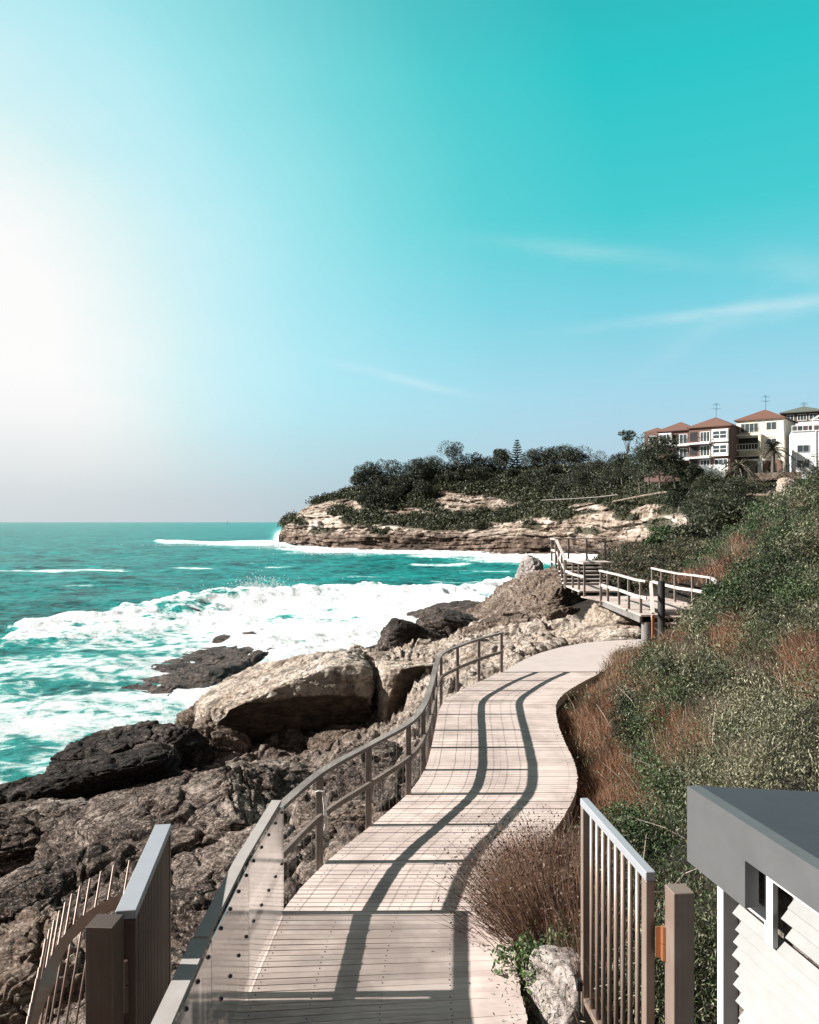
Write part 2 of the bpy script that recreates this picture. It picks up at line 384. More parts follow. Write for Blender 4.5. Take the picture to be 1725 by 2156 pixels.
hor = T.ramp(zz, [(.0, 1.0), (.03, .90), (.07, .55), (.12, .16), (.17, .0)])   # grey band of haze over the horizon
col = T.mix(T.math('MULTIPLY', hor, T.ramp(g1, [(.72, .35), (.86, .85), (.95, 1.0)])), col, T.ramp(g1, [(.85, (.47, .555, .63)), (.98, (.66, .715, .75))]))
# thin cirrus streaks
def streak(px, py, ang, ln, th, amt, seed):
    d = np.array([(px - CX) / F, 1, (CY - py) / F]); d /= np.linalg.norm(d)
    r = np.cross(d, (0, 0, 1)); r /= np.linalg.norm(r); u = np.cross(r, d); a = R(ang)
    r2 = r * math.cos(a) + u * math.sin(a); u2 = -r * math.sin(a) + u * math.cos(a)
    A = T.new('ShaderNodeVectorMath', {0: dirv, 1: tuple(r2 / ln)}, operation='DOT_PRODUCT').outputs['Value']
    B = T.new('ShaderNodeVectorMath', {0: dirv, 1: tuple(u2 / th)}, operation='DOT_PRODUCT').outputs['Value']
    nz = T.noise(T.mapping(dirv, (9, 9, 26), (seed, 0, 0)), 1.0, 5, .6)
    B = T.math('ADD', B, T.math('MULTIPLY', T.math('SUBTRACT', nz, .5), 2.4))
    q = T.math('ADD', T.math('MULTIPLY', A, A), T.math('MULTIPLY', B, B))
    e = T.math('POWER', 2.718, T.math('MULTIPLY', q, -1.0))
    front = T.math('GREATER_THAN', T.new('ShaderNodeVectorMath', {0: dirv, 1: tuple(d)}, operation='DOT_PRODUCT').outputs['Value'], .5)
    return T.math('MULTIPLY', T.math('MULTIPLY', e, front), T.math('MULTIPLY', T.ramp(nz, [(.3, .35), (.62, 1.0)]), amt))
for a in ((1540, 655, 2, .13, .006, .50, 3), (1700, 640, 6, .10, .010, .22, 5), (845, 798, -13, .08, .005, .34, 8), (1250, 530, -10, .11, .010, .20, 1), (1690, 560, -20, .05, .016, .16, 7), (1480, 700, 30, .08, .012, .10, 9)):
    col = T.mix(streak(*a), col, (.86, .95, .985))
zyn = T.math('MULTIPLY_ADD', zy, .5); T.set(zyn.node.inputs[2], .5)
behind = T.ramp(zyn, [(.5, 1.0), (.75, 0.0)])                         # unseen sky behind, dulled and warmed to neutralise light in the shadows
col = T.mix(T.math('MULTIPLY', behind, .9), col, (.20, .17, .165))
ground_dark = T.ramp(zz, [(.44, 1.0), (.5, 0.0)])
sky = T.new('ShaderNodeTexSky', sky_type='NISHITA'); sky.sun_disc = False; sky.sun_elevation = SUN_EL; sky.sun_rotation = SUN_AZ
nish = T.new('ShaderNodeVectorMath', {0: sky.outputs[0], 'Scale': .10}, operation='SCALE').outputs[0]
col = T.mix(.06, col, nish)
bg = T.n['Background']; T.set(bg.inputs['Color'], col); bg.inputs['Strength'].default_value = 2 ** -EV

# ------------------------------------------------------------------ walkway outline
LP = np.array([(-1.40, 3.0), (-1.41, 4.4), (-1.44, 5.75), (-1.45, 7.0), (-1.36, 8.49), (-1.016, 9.73), (-.498, 10.92), (.0, 12.16), (.279, 13.35), (.41, 14.67), (.51, 15.9), (.612, 17.2), (.78, 18.49), (1.22, 19.6), (1.85, 20.87), (2.563, 22.06)])
RP = np.array([(.98, 3.0), (.95, 6.96), (1.02, 8.2), (1.35, 9.5), (1.90, 10.7), (2.3, 11.6), (2.60, 12.5), (2.77, 13.4), (2.84, 14.2), (2.88, 15.1), (3.0, 16.4), (3.2, 17.8), (3.45, 18.8), (3.95, 19.86), (4.6, 21.0), (5.3, 22.1)])
PATHL = np.array([(2.563, 22.06), (3.2, 23.6), (3.97, 25.1), (5.0, 26.5), (6.2, 27.6), (7.6, 28.1), (8.0, 28.2)])
PATHR = np.array([(5.3, 22.1), (6.0, 23.4), (6.9, 24.4), (8.2, 25.0), (9.5, 25.3), (10.6, 25.7), (10.7, 26.2)])
def smooth1(P, y):
    v = 0
    for k in (-.5, -.25, 0, .25, .5): v = v + np.interp(np.asarray(y, float) + k, P[:, 1], P[:, 0])
    return v / 5
def xl(y): return smooth1(LP, y)
def xr(y): return smooth1(RP, y)
ALLR = np.concatenate([RP, [(5.9, 23.3), (7.0, 24.6), (8.8, 25.6), (10.6, 26.6), (10.75, 29), (10.6, 33), (10.9, 40), (12, 60), (12, 90)]])
def foot(y): return np.interp(y, ALLR[:, 1], ALLR[:, 0])
ALLL = np.concatenate([LP, PATHL[1:4], [(6.0, 28.0), (7.3, 30.0), (7.3, 40), (7.3, 60), (8, 90)]])
def leftedge(y): return np.interp(y, ALLL[:, 1], ALLL[:, 0])

# ------------------------------------------------------------------ ground: rock shelf left of the walk, bank on its right
G = []
def g(*p): G.append(p)
for px, py, z in ((640, 1850, -.75), (600, 1720, -1.5), (760, 1720, -.9), (850, 1650, -.95), (700, 1600, -2.2), (860, 1570, -1.2), (500, 1640, -3.0), (560, 1575, -3.4), (430, 1620, -3.6), (300, 1660, -3.4), (100, 1690, -3.4),
                  (300, 1800, -2.9), (100, 1850, -2.9), (300, 2000, -2.1), (60, 2050, -2.2), (420, 1950, -1.7), (450, 2100, -1.4), (330, 2150, -1.5), (0, 2150, -2.0), (960, 1440, -.55), (900, 1425, -1.0), (1010, 1400, -.5), (850, 1405, -1.15),
                  (1000, 1365, -.7), (1100, 1362, -.25), (1200, 1345, -.12), (900, 1375, -1.2), (800, 1392, -1.35), (840, 1500, -2.2), (780, 1560, -2.6), (900, 1500, -1.2)):
    q = at_z(px, py, z); g(*q)
for x, y, z in ((-12, 22, -3.9), (-9, 25, -3.9), (-13, 27, -5.6), (-8, 30.5, -5.4), (-5, 32.5, -5.2), (-20, 20, -4.6), (-30, 15, -4.9), (-40, 8, -4.6), (-16, 10, -3.2), (-14, 4, -2.6), (-8, 3, -1.9), (-5, 0, -1.2), (-22, 34, -6.8), (-40, 25, -6.8), (-10, 40, -6.6), (-40, 60, -8), (-20, 60, -8), (0, 60, -7.6), (-2.5, 33.2, -1.2), (-1.6, 27.6, -3.1), (-1.6, 30.2, -1.05), (-4, 31.6, -1.5), (0, 31, -1.0), (0, 33, -1.1), (-2.2, 31.5, -1.0), (1.5, 29.5, -.9), (-2.5, 35.2, -5.4),
                (0, 35.0, -1.35), (.3, 37.4, -5.4), (2.0, 38.5, -1.1), (2.4, 42, -4.6), (4, 40, -.9), (4.5, 45, -3.4), (4, 52, -5.8), (6, 36, -.4), (7.5, 34, -.1), (6.5, 41, -.6), (8.5, 42, .6), (7, 47, -1.5), (9, 48, .4), (7, 56, -5.4), (10.8, 50, 1.0), (13, 58, 1.2), (10, 64, -4), (16.5, 68, 1.3), (22, 69, 2.2), (9, 36, .4), (9, 33.5, .2), (8.5, 30, -.25), (-2.2, 12, -1.4), (-1.9, 5, -.75), (-1.9, 8, -.8), (-1.6, 3, -.6), (1, 27, -.8), (-3, 24.5, -3.3), (-1.2, 24, -2.7),
                (-1.2, 7, -.55), (.8, 7, -.5), (0, 10, -.6), (1.2, 12, -.65), (1.4, 15, -.7), (1.6, 18, -.6), (2.5, 20, -.35), (0, 3, -.5), (0, -4, .5), (3.6, 22, -.12), (5, 24.5, -.06), (7, 26, -.06), (9, 27, -.06), (9.3, 28, .0)):
    g(x, y, z)
for y in (5, 7, 9, 11, 13, 15, 17, 19, 21):      # bank beside the deck
    f = float(foot(y)); k = .5 if y < 9 else 1.0
    g(f + .25, y, -.62 * k); g(f + .8, y, -.32 * k); g(f + 1.8, y, .55 * k + .05); g(f + 3.6, y, 1.9 + .3 * k); g(f + 5.6, y, 3.3 + max(0, y - 12) * .07); g(f + 8.5, y, 5.9 + max(0, y - 14) * .07); g(f + 14, y, 9)
for x, y, z in ((6.6, 23.0, .2), (7.6, 23.6, .12), (8.4, 24.3, .08), (9.6, 24.8, .0), (8.7, 22, .35), (7.9, 20, .75), (9.4, 23.5, .12), (7.2, 18, 1.5), (10, 20, 4.7), (10.2, 23, 1.1), (11.6, 25, 1.8), (10.6, 24.5, .25), (12.2, 26, 4.3), (11.7, 28.5, 2.4), (11.6, 30, 2.7), (12.3, 32, 2.9), (12.2, 35, 2.0), (13.6, 30, 4.3), (14, 34, 3.3), (16, 25, 6.0), (17, 31, 5.4), (13, 40, 1.2), (16, 42, 2.0), (18, 52, 1.6), (25, 60, 2.0), (25, 42, 5.5), (24, 30, 8.5), (30, 20, 11), (30, 5, 9), (30, 70, 3), (45, 60, 3), (45, 10, 12), (10.9, 27.5, .9), (10.9, 31, 1.2), (10.6, 36, 1.0)):
    g(x, y, z)
gx = np.unique(np.concatenate([np.linspace(-60, -14, 70), np.linspace(-14, -8, 75), np.linspace(-8, 4, 220), np.linspace(4, 14, 120), np.linspace(14, 46, 60)]))
gy = np.unique(np.concatenate([np.linspace(-8, 5, 30), np.linspace(5, 14, 150), np.linspace(14, 30, 190), np.linspace(30, 48, 150), np.linspace(48, 70, 60)]))
GXX, GYY = np.meshgrid(gx, gy); X, Y = GXX.ravel(), GYY.ravel()
def ground_base(X, Y): return rbf(G, X, Y)
def rockiness(X, Y):
    return sstep(.15, -.25, X - np.where(Y < 22, xl(np.clip(Y, 3, 22)), leftedge(Y)))
def ground_z(X, Y):
    z = ground_base(X, Y); P = xyz(X, Y, z); rk = rockiness(X, Y)
    warp = fbm(P, .35, 4) * 1.1
    zz = z - (.16 * X - .06 * Y) * .8 + warp * .35                  # bedding dips gently to the sea
    step = .30; fr = zz / step; fl = np.floor(fr); t = fr - fl
    terr = (fl + sstep(.55, .98, t)) * step - zz
    rough = fbm(P, 1.1, 7, .62) * .13 + fbm(P * np.array([.6, .6, 1]) + np.stack([0 * X, 0 * X, 3.2 * (z + .28 * X + .12 * Y)], 1), 1.2, 6, .62, ridged=True, n=N3) * .20 + fbm(P, .6, 5, .6, ridged=True, n=N2) * .20
    far = sstep(40, 60, Y)
    wp = P * np.array([1, 1, 2.0]) * .8 + .4 * np.stack([fbm(P, 1.0, 3), fbm(P + 9, 1.0, 3, n=N2), fbm(P + 5, 1.0, 3, n=N3)], 1)
    gap, ci = worley(wp, 4); g2, c2 = worley(wp * 2.4, 5)
    rough = rough + .30 * (ci - .5) + .06 * (c2 - .5) - .18 * sstep(.07, .0, gap) - .03 * sstep(.05, .0, g2)
    zr = z + terr * .85 * (1 - far) + rough + warp * .2
    crack = np.abs(fbm(P, .42, 3, n=N3)); zr -= .35 * sstep(.05, .0, crack) * (1 - far)
    # tufty soil under the plants
    zs = z + fbm(P, .55, 4, n=N2) * .42 * sstep(.5, 1.8, X - foot(Y)) + .05 * fbm(P, .9, 3)
    out = zr * rk + zs * (1 - rk)
    inpath = (X > leftedge(Y) - .1) & (X < foot(Y) + .1) & (Y < 29)
    return np.where(inpath, np.minimum(out, np.where(Y < 22, -.35, -.05)), out)
Z = ground_z(X, Y)
nx, ny = len(gx), len(gy)
idx = np.arange(nx * ny).reshape(ny, nx)
GF = np.stack([idx[:-1, :-1], idx[:-1, 1:], idx[1:, 1:], idx[1:, :-1]], -1).reshape(-1, 4)
RK = rockiness(X, Y)
def ground_mat():
    t = NT('ground_rock'); p = t.pos(); sx = t.new('ShaderNodeSeparateXYZ', {0: p}); 
    big = t.noise(p, .35, 4, .6, .5); md = t.noise(t.mapping(p, (1, 1, 2.5)), 2.2, 6, .7, .4); st = t.noise(t.mapping(p, (.3, .3, 5), rot=(.05, -.05, 0)), 1.4, 5, .65, .7); fn = t.noise(p, 24, 5, .75)
    f = t.math('ADD', t.math('ADD', t.math('MULTIPLY', big, .5), t.math('MULTIPLY', md, .42)), t.math('ADD', t.math('MULTIPLY', st, .28), t.math('MULTIPLY', fn, .38)))
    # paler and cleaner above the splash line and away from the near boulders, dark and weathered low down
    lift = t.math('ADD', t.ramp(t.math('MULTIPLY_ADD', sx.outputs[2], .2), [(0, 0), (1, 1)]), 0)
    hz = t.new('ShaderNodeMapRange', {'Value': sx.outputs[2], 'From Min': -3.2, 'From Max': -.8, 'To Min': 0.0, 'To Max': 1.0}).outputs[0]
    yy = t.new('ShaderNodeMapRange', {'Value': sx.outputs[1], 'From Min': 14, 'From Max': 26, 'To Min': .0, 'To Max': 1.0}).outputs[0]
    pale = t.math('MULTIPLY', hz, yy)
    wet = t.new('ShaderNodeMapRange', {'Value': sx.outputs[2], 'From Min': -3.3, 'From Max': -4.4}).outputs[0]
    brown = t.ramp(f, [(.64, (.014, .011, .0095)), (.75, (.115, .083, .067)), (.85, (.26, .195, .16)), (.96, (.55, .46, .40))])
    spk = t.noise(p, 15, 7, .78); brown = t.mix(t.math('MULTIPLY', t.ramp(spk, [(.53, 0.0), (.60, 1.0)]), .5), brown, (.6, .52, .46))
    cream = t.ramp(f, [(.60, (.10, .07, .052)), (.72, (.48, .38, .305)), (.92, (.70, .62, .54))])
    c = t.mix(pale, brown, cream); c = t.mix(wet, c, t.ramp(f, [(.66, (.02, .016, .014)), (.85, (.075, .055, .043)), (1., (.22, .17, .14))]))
    c = t.mix(t.attr('rock'), t.ramp(md, [(.3, (.012, .010, .008)), (.7, (.05, .04, .028))]), c)
    wq = t.new('ShaderNodeVectorMath', {0: t.mapping(p, (1, 1, 2.6), rot=(.16, .30, 0)), 1: t.new('ShaderNodeVectorMath', {0: t.new('ShaderNodeTexNoise', {'Vector': p, 'Scale': 1.7, 'Detail': 4}).outputs['Color'], 'Scale': .55}, operation='SCALE').outputs[0]}, operation='ADD').outputs[0]
    crk = t.math('MINIMUM', t.ramp(t.vor(wq, 1.3, 'DISTANCE_TO_EDGE'), [(.0, 0.), (.025, 1.)]), t.ramp(t.vor(wq, 5.5, 'DISTANCE_TO_EDGE'), [(.0, .7), (.03, 1.)]))
    c = t.mix(t.math('MULTIPLY', t.math('SUBTRACT', 1.0, crk), .75), c, (.02, .016, .013))
    pit = t.ramp(t.noise(p, 8, 6, .72), [(.38, 0.0), (.5, 1.0)])
    c = t.mix(t.math('MULTIPLY', t.math('SUBTRACT', 1.0, pit), .6), c, (.03, .025, .02))
    h = t.math('ADD', md, t.math('MULTIPLY', st, 1.1)); n1 = t.bump(h, 1.0, .2); n2 = t.bump(t.math('ADD', fn, pit), 1.0, .04, n1)
    return t.fin(c, .85, n2, spec=.25)
M['ground'] = ground_mat()
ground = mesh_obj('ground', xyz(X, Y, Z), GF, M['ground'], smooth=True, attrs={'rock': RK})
tag(ground, 'layered brown sandstone shore with a soil bank beside the walkway', kind='structure')
def gz(x, y):
    x, y = np.atleast_1d(np.asarray(x, float)), np.atleast_1d(np.asarray(y, float))
    i = np.clip(np.searchsorted(gx, x) - 1, 0, nx - 2); j = np.clip(np.searchsorted(gy, y) - 1, 0, ny - 2)
    ZZ = Z.reshape(ny, nx); fx = (x - gx[i]) / (gx[i + 1] - gx[i]); fy = (y - gy[j]) / (gy[j + 1] - gy[j])
    return ZZ[j, i] * (1 - fx) * (1 - fy) + ZZ[j, i + 1] * fx * (1 - fy) + ZZ[j + 1, i] * (1 - fx) * fy + ZZ[j + 1, i + 1] * fx * fy

# ------------------------------------------------------------------ sea
def head_water(px):      # picture height of the headland's waterline
    return np.interp(px, [560, 588, 620, 700, 760, 850, 950, 1050, 1150, 1250], [1146, 1151, 1157, 1160, 1165, 1165, 1167, 1170, 1173, 1176])
spx = np.unique(np.concatenate([np.linspace(-3500, -300, 60), np.linspace(-300, 1300, 460), np.linspace(1300, 4500, 60)]))
spy = np.unique(np.concatenate([CY + np.geomspace(.7, 30, 60), np.linspace(CY + 30, 1420, 330), np.linspace(1420, 1720, 330), np.linspace(1720, 2150, 20)]))
SPX, SPY = np.meshgrid(spx, spy); px, py = SPX.ravel(), SPY.ravel()
d = (H0 - SEA) * F / (py - CY); SX = (px - CX) / F * d; SY = d
P = xyz(SX, SY)
cell = np.maximum(d * d / ((H0 - SEA) * F) * .95, d * 3.5 / F)
z = np.zeros_like(d)
for lam, amp, an in ((34, .32, 80), (19, .20, 100), (11, .14, 70), (6.5, .11, 95), (3.6, .075, 60), (2.1, .045, 110), (1.2, .025, 85)):
    a = R(an); q = np.stack([SX * math.cos(a + 1.57) / (lam * 2.4) + SY * math.sin(a + 1.57) / (lam * 2.4), SX * math.cos(a) / lam + SY * math.sin(a) / lam, np.full_like(d, lam)], 1)
    keep = sstep(.62, .22, cell / lam)
    v = N2(q * 1.6); z += amp * keep * (1.25 - 2.2 * np.abs(v)) * 1.15
# foam: breakers on the shelf, wash round the headland, a breaking crest off its tip
wob = fbm(P, .09, 4) * 26 * np.clip(60 / d, .2, 1.2) + fbm(P, .35, 4, n=N3) * 12
yt = np.interp(px, [-3500, -400, 0, 60, 150, 280, 400, 600, 700, 860, 1000, 1100, 1250], [1420, 1425, 1372, 1345, 1322, 1300, 1287, 1268, 1264, 1262, 1256, 1240, 1215])
yb = np.interp(px, [-3500, -400, 0, 150, 300, 400, 450, 520, 600, 1000, 1300], [1480, 1470, 1395, 1378, 1362, 1342, 1360, 1410, 1460, 1420, 1420])
ey = py + wob
edge = fbm(P, .9, 4, .6, n=N3) * 7
core = sstep(-9, 8, ey + edge - yt) * sstep(20, -20, ey - yb)
wash = sstep(-4, 12, ey - yt) * (.42 + .20 * sstep(100, 600, px))
lace = fbm(np.stack([SX * .8, SY * 1.0, 0 * d], 1), .16, 5, .6, n=N2)
foam = np.maximum(core * (.80 - .55 * sstep(-.04, .32, lace) * sstep(620, 250, px) - .42 * sstep(.0, .32, lace) + .16 * np.exp(-((px - 640) / 200) ** 2)), wash - .22 * sstep(.0, .35, lace))
teal_pool = np.exp(-(((px - 610) / 45) ** 2 + ((py - 1322) / 10) ** 2)) * .5 + np.exp(-(((px - 700) / 30) ** 2 + ((py - 1308) / 10) ** 2)) * .5 + np.exp(-(((px - 225) / 60) ** 2 + ((py - 1312) / 7) ** 2)) * .3
foam -= teal_pool
low_left = np.exp(-(((px - 60) / 150) ** 2 + ((py - 1575) / 45) ** 2)) * .20 + np.exp(-(((px - 390) / 90) ** 2 + ((py - 1500) / 14) ** 2)) * .42 + np.exp(-(((px - 120) / 170) ** 2 + ((py - 1437) / 10) ** 2)) * .25
foam = np.maximum(foam, 0) + low_left * sstep(0, 10, ey - yt)
dark_gap = np.exp(-(((px - 160) / 260) ** 2 + ((py - 1408) / 9) ** 2)) * .32 + np.exp(-(((px - 180) / 170) ** 2 + ((py - 1480) / 14) ** 2)) * .22
foam = foam - dark_gap
hw = head_water(px)
fh = sstep(hw + 17 + 26 * sstep(900, 1180, px), hw + 2, py + fbm(P, .05, 4) * 16) * sstep(560, 600, px) * sstep(1100, 1136, py)
foam = np.maximum(foam, fh * .95)
crest = np.exp(-((py - np.interp(px, [320, 360, 450, 600], [1141, 1146, 1149, 1148]) + fbm(P, .03, 3) * 5) / np.interp(px, [320, 400, 600], [2.5, 4, 8])) ** 2) * sstep(318, 335, px) * sstep(640, 600, px)
foam = np.maximum(foam, crest * .95)
for x0, x1, y0, wd, am in ((-200, 290, 1210, 1.6, .62), (352, 470, 1206, 1.6, .8), (540, 640, 1200, 1.4, .5), (850, 1010, 1196, 2.0, .6), (930, 1100, 1212, 1.6, .55), (1000, 1180, 1188, 5, .6), (60, 240, 1243, 1.3, .40), (680, 860, 1225, 1.4, .42), (470, 590, 1158, 1.3, .5), (880, 1050, 1236, 1.5, .45)):
    foam = np.maximum(foam, am * np.exp(-((py - y0 + fbm(P, .06, 3) * 5) / wd) ** 2) * sstep(x0, x0 + 30, px) * sstep(x1, x1 - 40, px))
caps = sstep(.40, .62, fbm(np.stack([SX * .5, SY * .8, 0 * d], 1), .16, 4, n=N3)) * .40 * sstep(1135, 1165, py)
foam = np.clip(np.maximum(foam, caps), 0, 1.2)
z += core * (.34 + .42 * np.abs(fbm(P, .16, 3, n=N3)) * 2 + .16 * fbm(P, .8, 5, .6) + .10 * fbm(P, 2.4, 3)) * sstep(0, .4, foam)
z += np.exp(-((ey - yt - 6) / 8) ** 2) * .75 * sstep(100, 420, px) + crest * 1.0 + fh * .5 * (.5 + fbm(P, .3, 4))
z += .18 * wash * fbm(P, 1.1, 4) * sstep(1500, 1330, py) 
sidx = np.arange(len(px)).reshape(len(spy), len(spx))
SFc = np.stack([sidx[:-1, :-1], sidx[1:, :-1], sidx[1:, 1:], sidx[:-1, 1:]], -1).reshape(-1, 4)
def sea_mat():
    t = NT('sea_water'); p = t.pos(); sx = t.new('ShaderNodeSeparateXYZ', {0: p})
    foam = t.attr('foam')
    n1 = t.noise(t.mapping(p, (.9, 1.5, 1.2)), .75, 8, .72, .9)
    n2 = t.noise(t.mapping(p, (1, 2.2, 1)), .22, 5, .65, .5)
    v = t.vor(t.new('ShaderNodeVectorMath', {0: p, 1: t.new('ShaderNodeVectorMath', {0: t.new('ShaderNodeTexNoise', {'Vector': p, 'Scale': .9, 'Detail': 4}).outputs['Color'], 'Scale': 1.6}, operation='SCALE').outputs[0]}, operation='ADD').outputs[0], 1.1)
    pat = t.math('ADD', t.math('MULTIPLY', n1, .58), t.math('ADD', t.math('MULTIPLY', n2, .25), t.math('MULTIPLY', v, .22)))
    fm = t.math('ADD', t.math('MULTIPLY', t.math('SUBTRACT', foam, .5), .95), t.math('MULTIPLY', t.math('SUBTRACT', pat, .47), 1.9))
    fmask = t.ramp(t.math('ADD', fm, .5), [(.44, 0.0), (.52, .45), (.66, .82), (.84, 1.0)])
    aer = t.ramp(t.math('ADD', fm, .5), [(.15, 0.0), (.55, 1.0)])
    big = t.noise(t.mapping(p, (.4, 1.4, 1)), .05, 4, .6)
    deep = t.mix(big, (.0012, .125, .126), (.003, .205, .192))
    chop = t.noise(t.mapping(p, (.8, 1.1, 1)), .36, 7, .70, .5)
    far = t.noise(t.mapping(p, (1.0, .9, 1)), .085, 6, .72, .4)
    fine3 = t.noise(t.mapping(p, (.9, 1.5, 1)), 1.3, 6, .75, .4)
    chop2 = t.math('ADD', t.math('ADD', t.math('MULTIPLY', chop, .45), t.math('MULTIPLY', far, .25)), t.math('MULTIPLY', fine3, .30))
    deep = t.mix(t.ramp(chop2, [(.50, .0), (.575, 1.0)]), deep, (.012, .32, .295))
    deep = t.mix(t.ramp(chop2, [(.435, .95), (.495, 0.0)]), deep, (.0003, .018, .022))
    water = t.mix(t.math('MULTIPLY', aer, .75), deep, (.07, .46, .42))
    c = t.mix(fmask, water, t.mix(t.noise(p, 2.2, 6, .7), (.86, .90, .90), (.94, .95, .95)))
    ch2 = t.noise(t.mapping(p, (1, 1.9, 1)), 2.6, 5, .7)
    nb = t.bump(t.math('ADD', t.math('MULTIPLY', chop2, 1.4), t.math('MULTIPLY', ch2, .22)), 1.0, .8)
    nf = t.bump(t.noise(p, 2.4, 7, .72), .6, .35, nb)
    t.fin(c, .3, nf, spec=.035)
    r = t.math('ADD', t.math('MULTIPLY', fmask, .6), .28); t.set(t.b.inputs['Roughness'], r)
    return t.m
M['sea'] = sea_mat()
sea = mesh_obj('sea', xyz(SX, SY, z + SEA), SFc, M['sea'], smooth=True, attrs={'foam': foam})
tag(sea, 'teal ocean with white surf breaking on the rocks', kind='structure')
# spray thrown up by the breakers
rng = np.random.default_rng(5); pp = []
for cx, cy, sx_, sy_, n in ((555, 1258, 55, 13, 1500), (545, 1244, 26, 15, 700), (700, 1262, 40, 13, 900), (640, 1268, 120, 6, 800), (855, 1258, 45, 8, 500), (1015, 1250, 60, 5, 350), (430, 1285, 70, 5, 300), (590, 1147, 26, 4, 300), (730, 1160, 60, 3, 200), (1090, 1170, 60, 4, 300), (395, 1141, 45, 2.5, 160)):
    n = int(n * 2.2); a = rng.normal(size=(n, 2)); dd = (H0 - SEA) * F / (max(cy + 14, 1152) - CY)
    for u, v in a:
        dz = dd * (1 + .05 * rng.normal()); q = pt(cx + u * sx_, cy - abs(v) * sy_ + 8, dz); pp.append(q)
pp = np.array(pp); sz = rng.uniform(.025, .11, len(pp)) ** 1.0 * np.clip(pp[:, 1] / 90, .8, 2.2)
tet = np.array([(1, 1, 1), (-1, -1, 1), (-1, 1, -1), (1, -1, -1)]) * .6
V = (pp[:, None, :] + tet[None] * sz[:, None, None]).reshape(-1, 3)
k = np.arange(len(pp))[:, None, None] * 4
Ft = (k + np.array([[0, 1, 2], [0, 3, 1], [0, 2, 3], [1, 3, 2]])[None]).reshape(-1, 3)
tS = NT('spray_drops'); tS.fin((.88, .91, .92), .7); M['spray'] = tS.m
tag(mesh_obj('sea_spray', V, Ft, M['spray']), 'fine white spray thrown up by the breaking waves', 'spray', kind='stuff')
# ------------------------------------------------------------------ boardwalk: planks, edge boards, bearers
rng = np.random.default_rng(11)
mb = MB(); y = 4.2; pitch = .098
while y < 22.02:
    sk = .15 * max(0, 8.3 - y); yl, yr_ = y, y + sk; gap = .013 if y < 9 else .011
    p2 = (pitch - gap)
    a, b = float(xl(yl)) - .012 + rng.normal() * .004, float(xr(yr_)) + .01 + rng.normal() * .006
    a2, b2 = float(xl(yl + p2)) - .012, float(xr(yr_ + p2)) + .01 + rng.normal() * .006
    z1 = rng.normal() * .0012
    mb.hexa([(a, yl, -.045), (b, yr_, -.045), (b2, yr_ + p2, -.045), (a2, yl + p2, -.045), (a, yl, z1), (b, yr_, z1), (b2, yr_ + p2, z1), (a2, yl + p2, z1)])
    y += pitch
deck = mb.build('boardwalk', M['deck']); tag(deck, 'winding pale timber boardwalk of narrow cross planks', kind='structure')
sc = MB(); y = 4.2
while y < 16:
    for f in (.045, .25, .5, .75, .955):
        x = float(xl(y)) * (1 - f) + float(xr(y)) * f
        if rng.random() < .9: sc.tube([(x + rng.normal() * .004, y + .045 + .15 * max(0, 8.3 - y) * f, -.002), (x, y + .045 + .15 * max(0, 8.3 - y) * f, .0032)], [.006, .0055], 6)
    y += pitch
tag(sc.build('screw_heads', M['bolt'], deck), kind='stuff')
ys = np.arange(4.2, 22.05, .3)
eb = MB()
eb.strip([(float(xr(v)) - .02, v, -.125) for v in ys], .045, .15)
eb.strip([(float(xl(v)) + .02, v, -.125) for v in ys], .045, .15)
for f in (.25, .5, .75): eb.strip([(float(xl(v)) * (1 - f) + float(xr(v)) * f, v, -.13) for v in ys], .07, .16)
o = eb.build('edge_beam', M['deck_edge'], deck)
pb = MB()
for v in np.arange(6, 21.5, 1.9):
    for xx in (float(xl(v)) + .25, float(xr(v)) - .25): pb.tube([(xx, v, -.95), (xx, v, -.212)], .075, 8)
pb.build('pile', M['pile'], deck)

# concrete path beyond the boards
n = 26
tL = np.linspace(0, 1, n)
def resample(P, t):
    s = np.concatenate([[0], np.cumsum(np.hypot(*np.diff(P, axis=0).T))]); s /= s[-1]
    q = np.stack([np.interp(t, s, P[:, 0]), np.interp(t, s, P[:, 1])], 1)
    for _ in range(2): q[1:-1] = (q[:-2] + 2 * q[1:-1] + q[2:]) / 4
    return q
a, b = resample(PATHL, tL), resample(PATHR, tL)
V = []; Fc = []
for k in range(n):
    for z_ in (.006, -.3): V += [(*a[k], z_), (*b[k], z_)]
for k in range(n - 1):
    o_ = k * 4; Fc += [(o_, o_ + 1, o_ + 5, o_ + 4), (o_ + 2, o_, o_ + 4, o_ + 6), (o_ + 1, o_ + 3, o_ + 7, o_ + 5)]
Fc += [(0, 2, 3, 1)]
tag(mesh_obj('concrete_path', V, Fc, M['concrete']), 'smooth beige concrete path between the boardwalk and the stairs', kind='structure')

# ------------------------------------------------------------------ long handrail of the boardwalk
rail = empty('handrail', (-1.4, 4.4, 0), 'long curving timber handrail along the seaward edge of the boardwalk', 'railing')
posts = [(-.498, 10.92), (.04, 12.16), (.279, 13.35), (.41, 14.67), (.51, 15.9), (.612, 17.2), (.775, 18.49), (1.22, 19.6), (1.85, 20.87), (2.563, 22.02)]
posts = [(-1.03, 9.73)] + posts
for i, (x, y) in enumerate(posts):
    sx = x - .055; s_ = .082 if i < 6 else .075
    m = MB().frame((sx, y, 0), (1, 0, 0), (0, 1, 0), (0, 0, 1), (-s_ / 2, -s_ / 2, -.45), (s_ / 2, s_ / 2, 1.055), .006); m.build('post', M['rail'], rail)
for x, y in ((-1.40, 8.46), (-1.47, 7.0), (-1.46, 5.72), (-1.43, 4.4)):
    MB().frame((x - .055, y, 0), (1, 0, 0), (0, 1, 0), (0, 0, 1), (-.04, -.04, -.45), (.04, .04, 1.14), .006).build('post', M['rail'], rail)
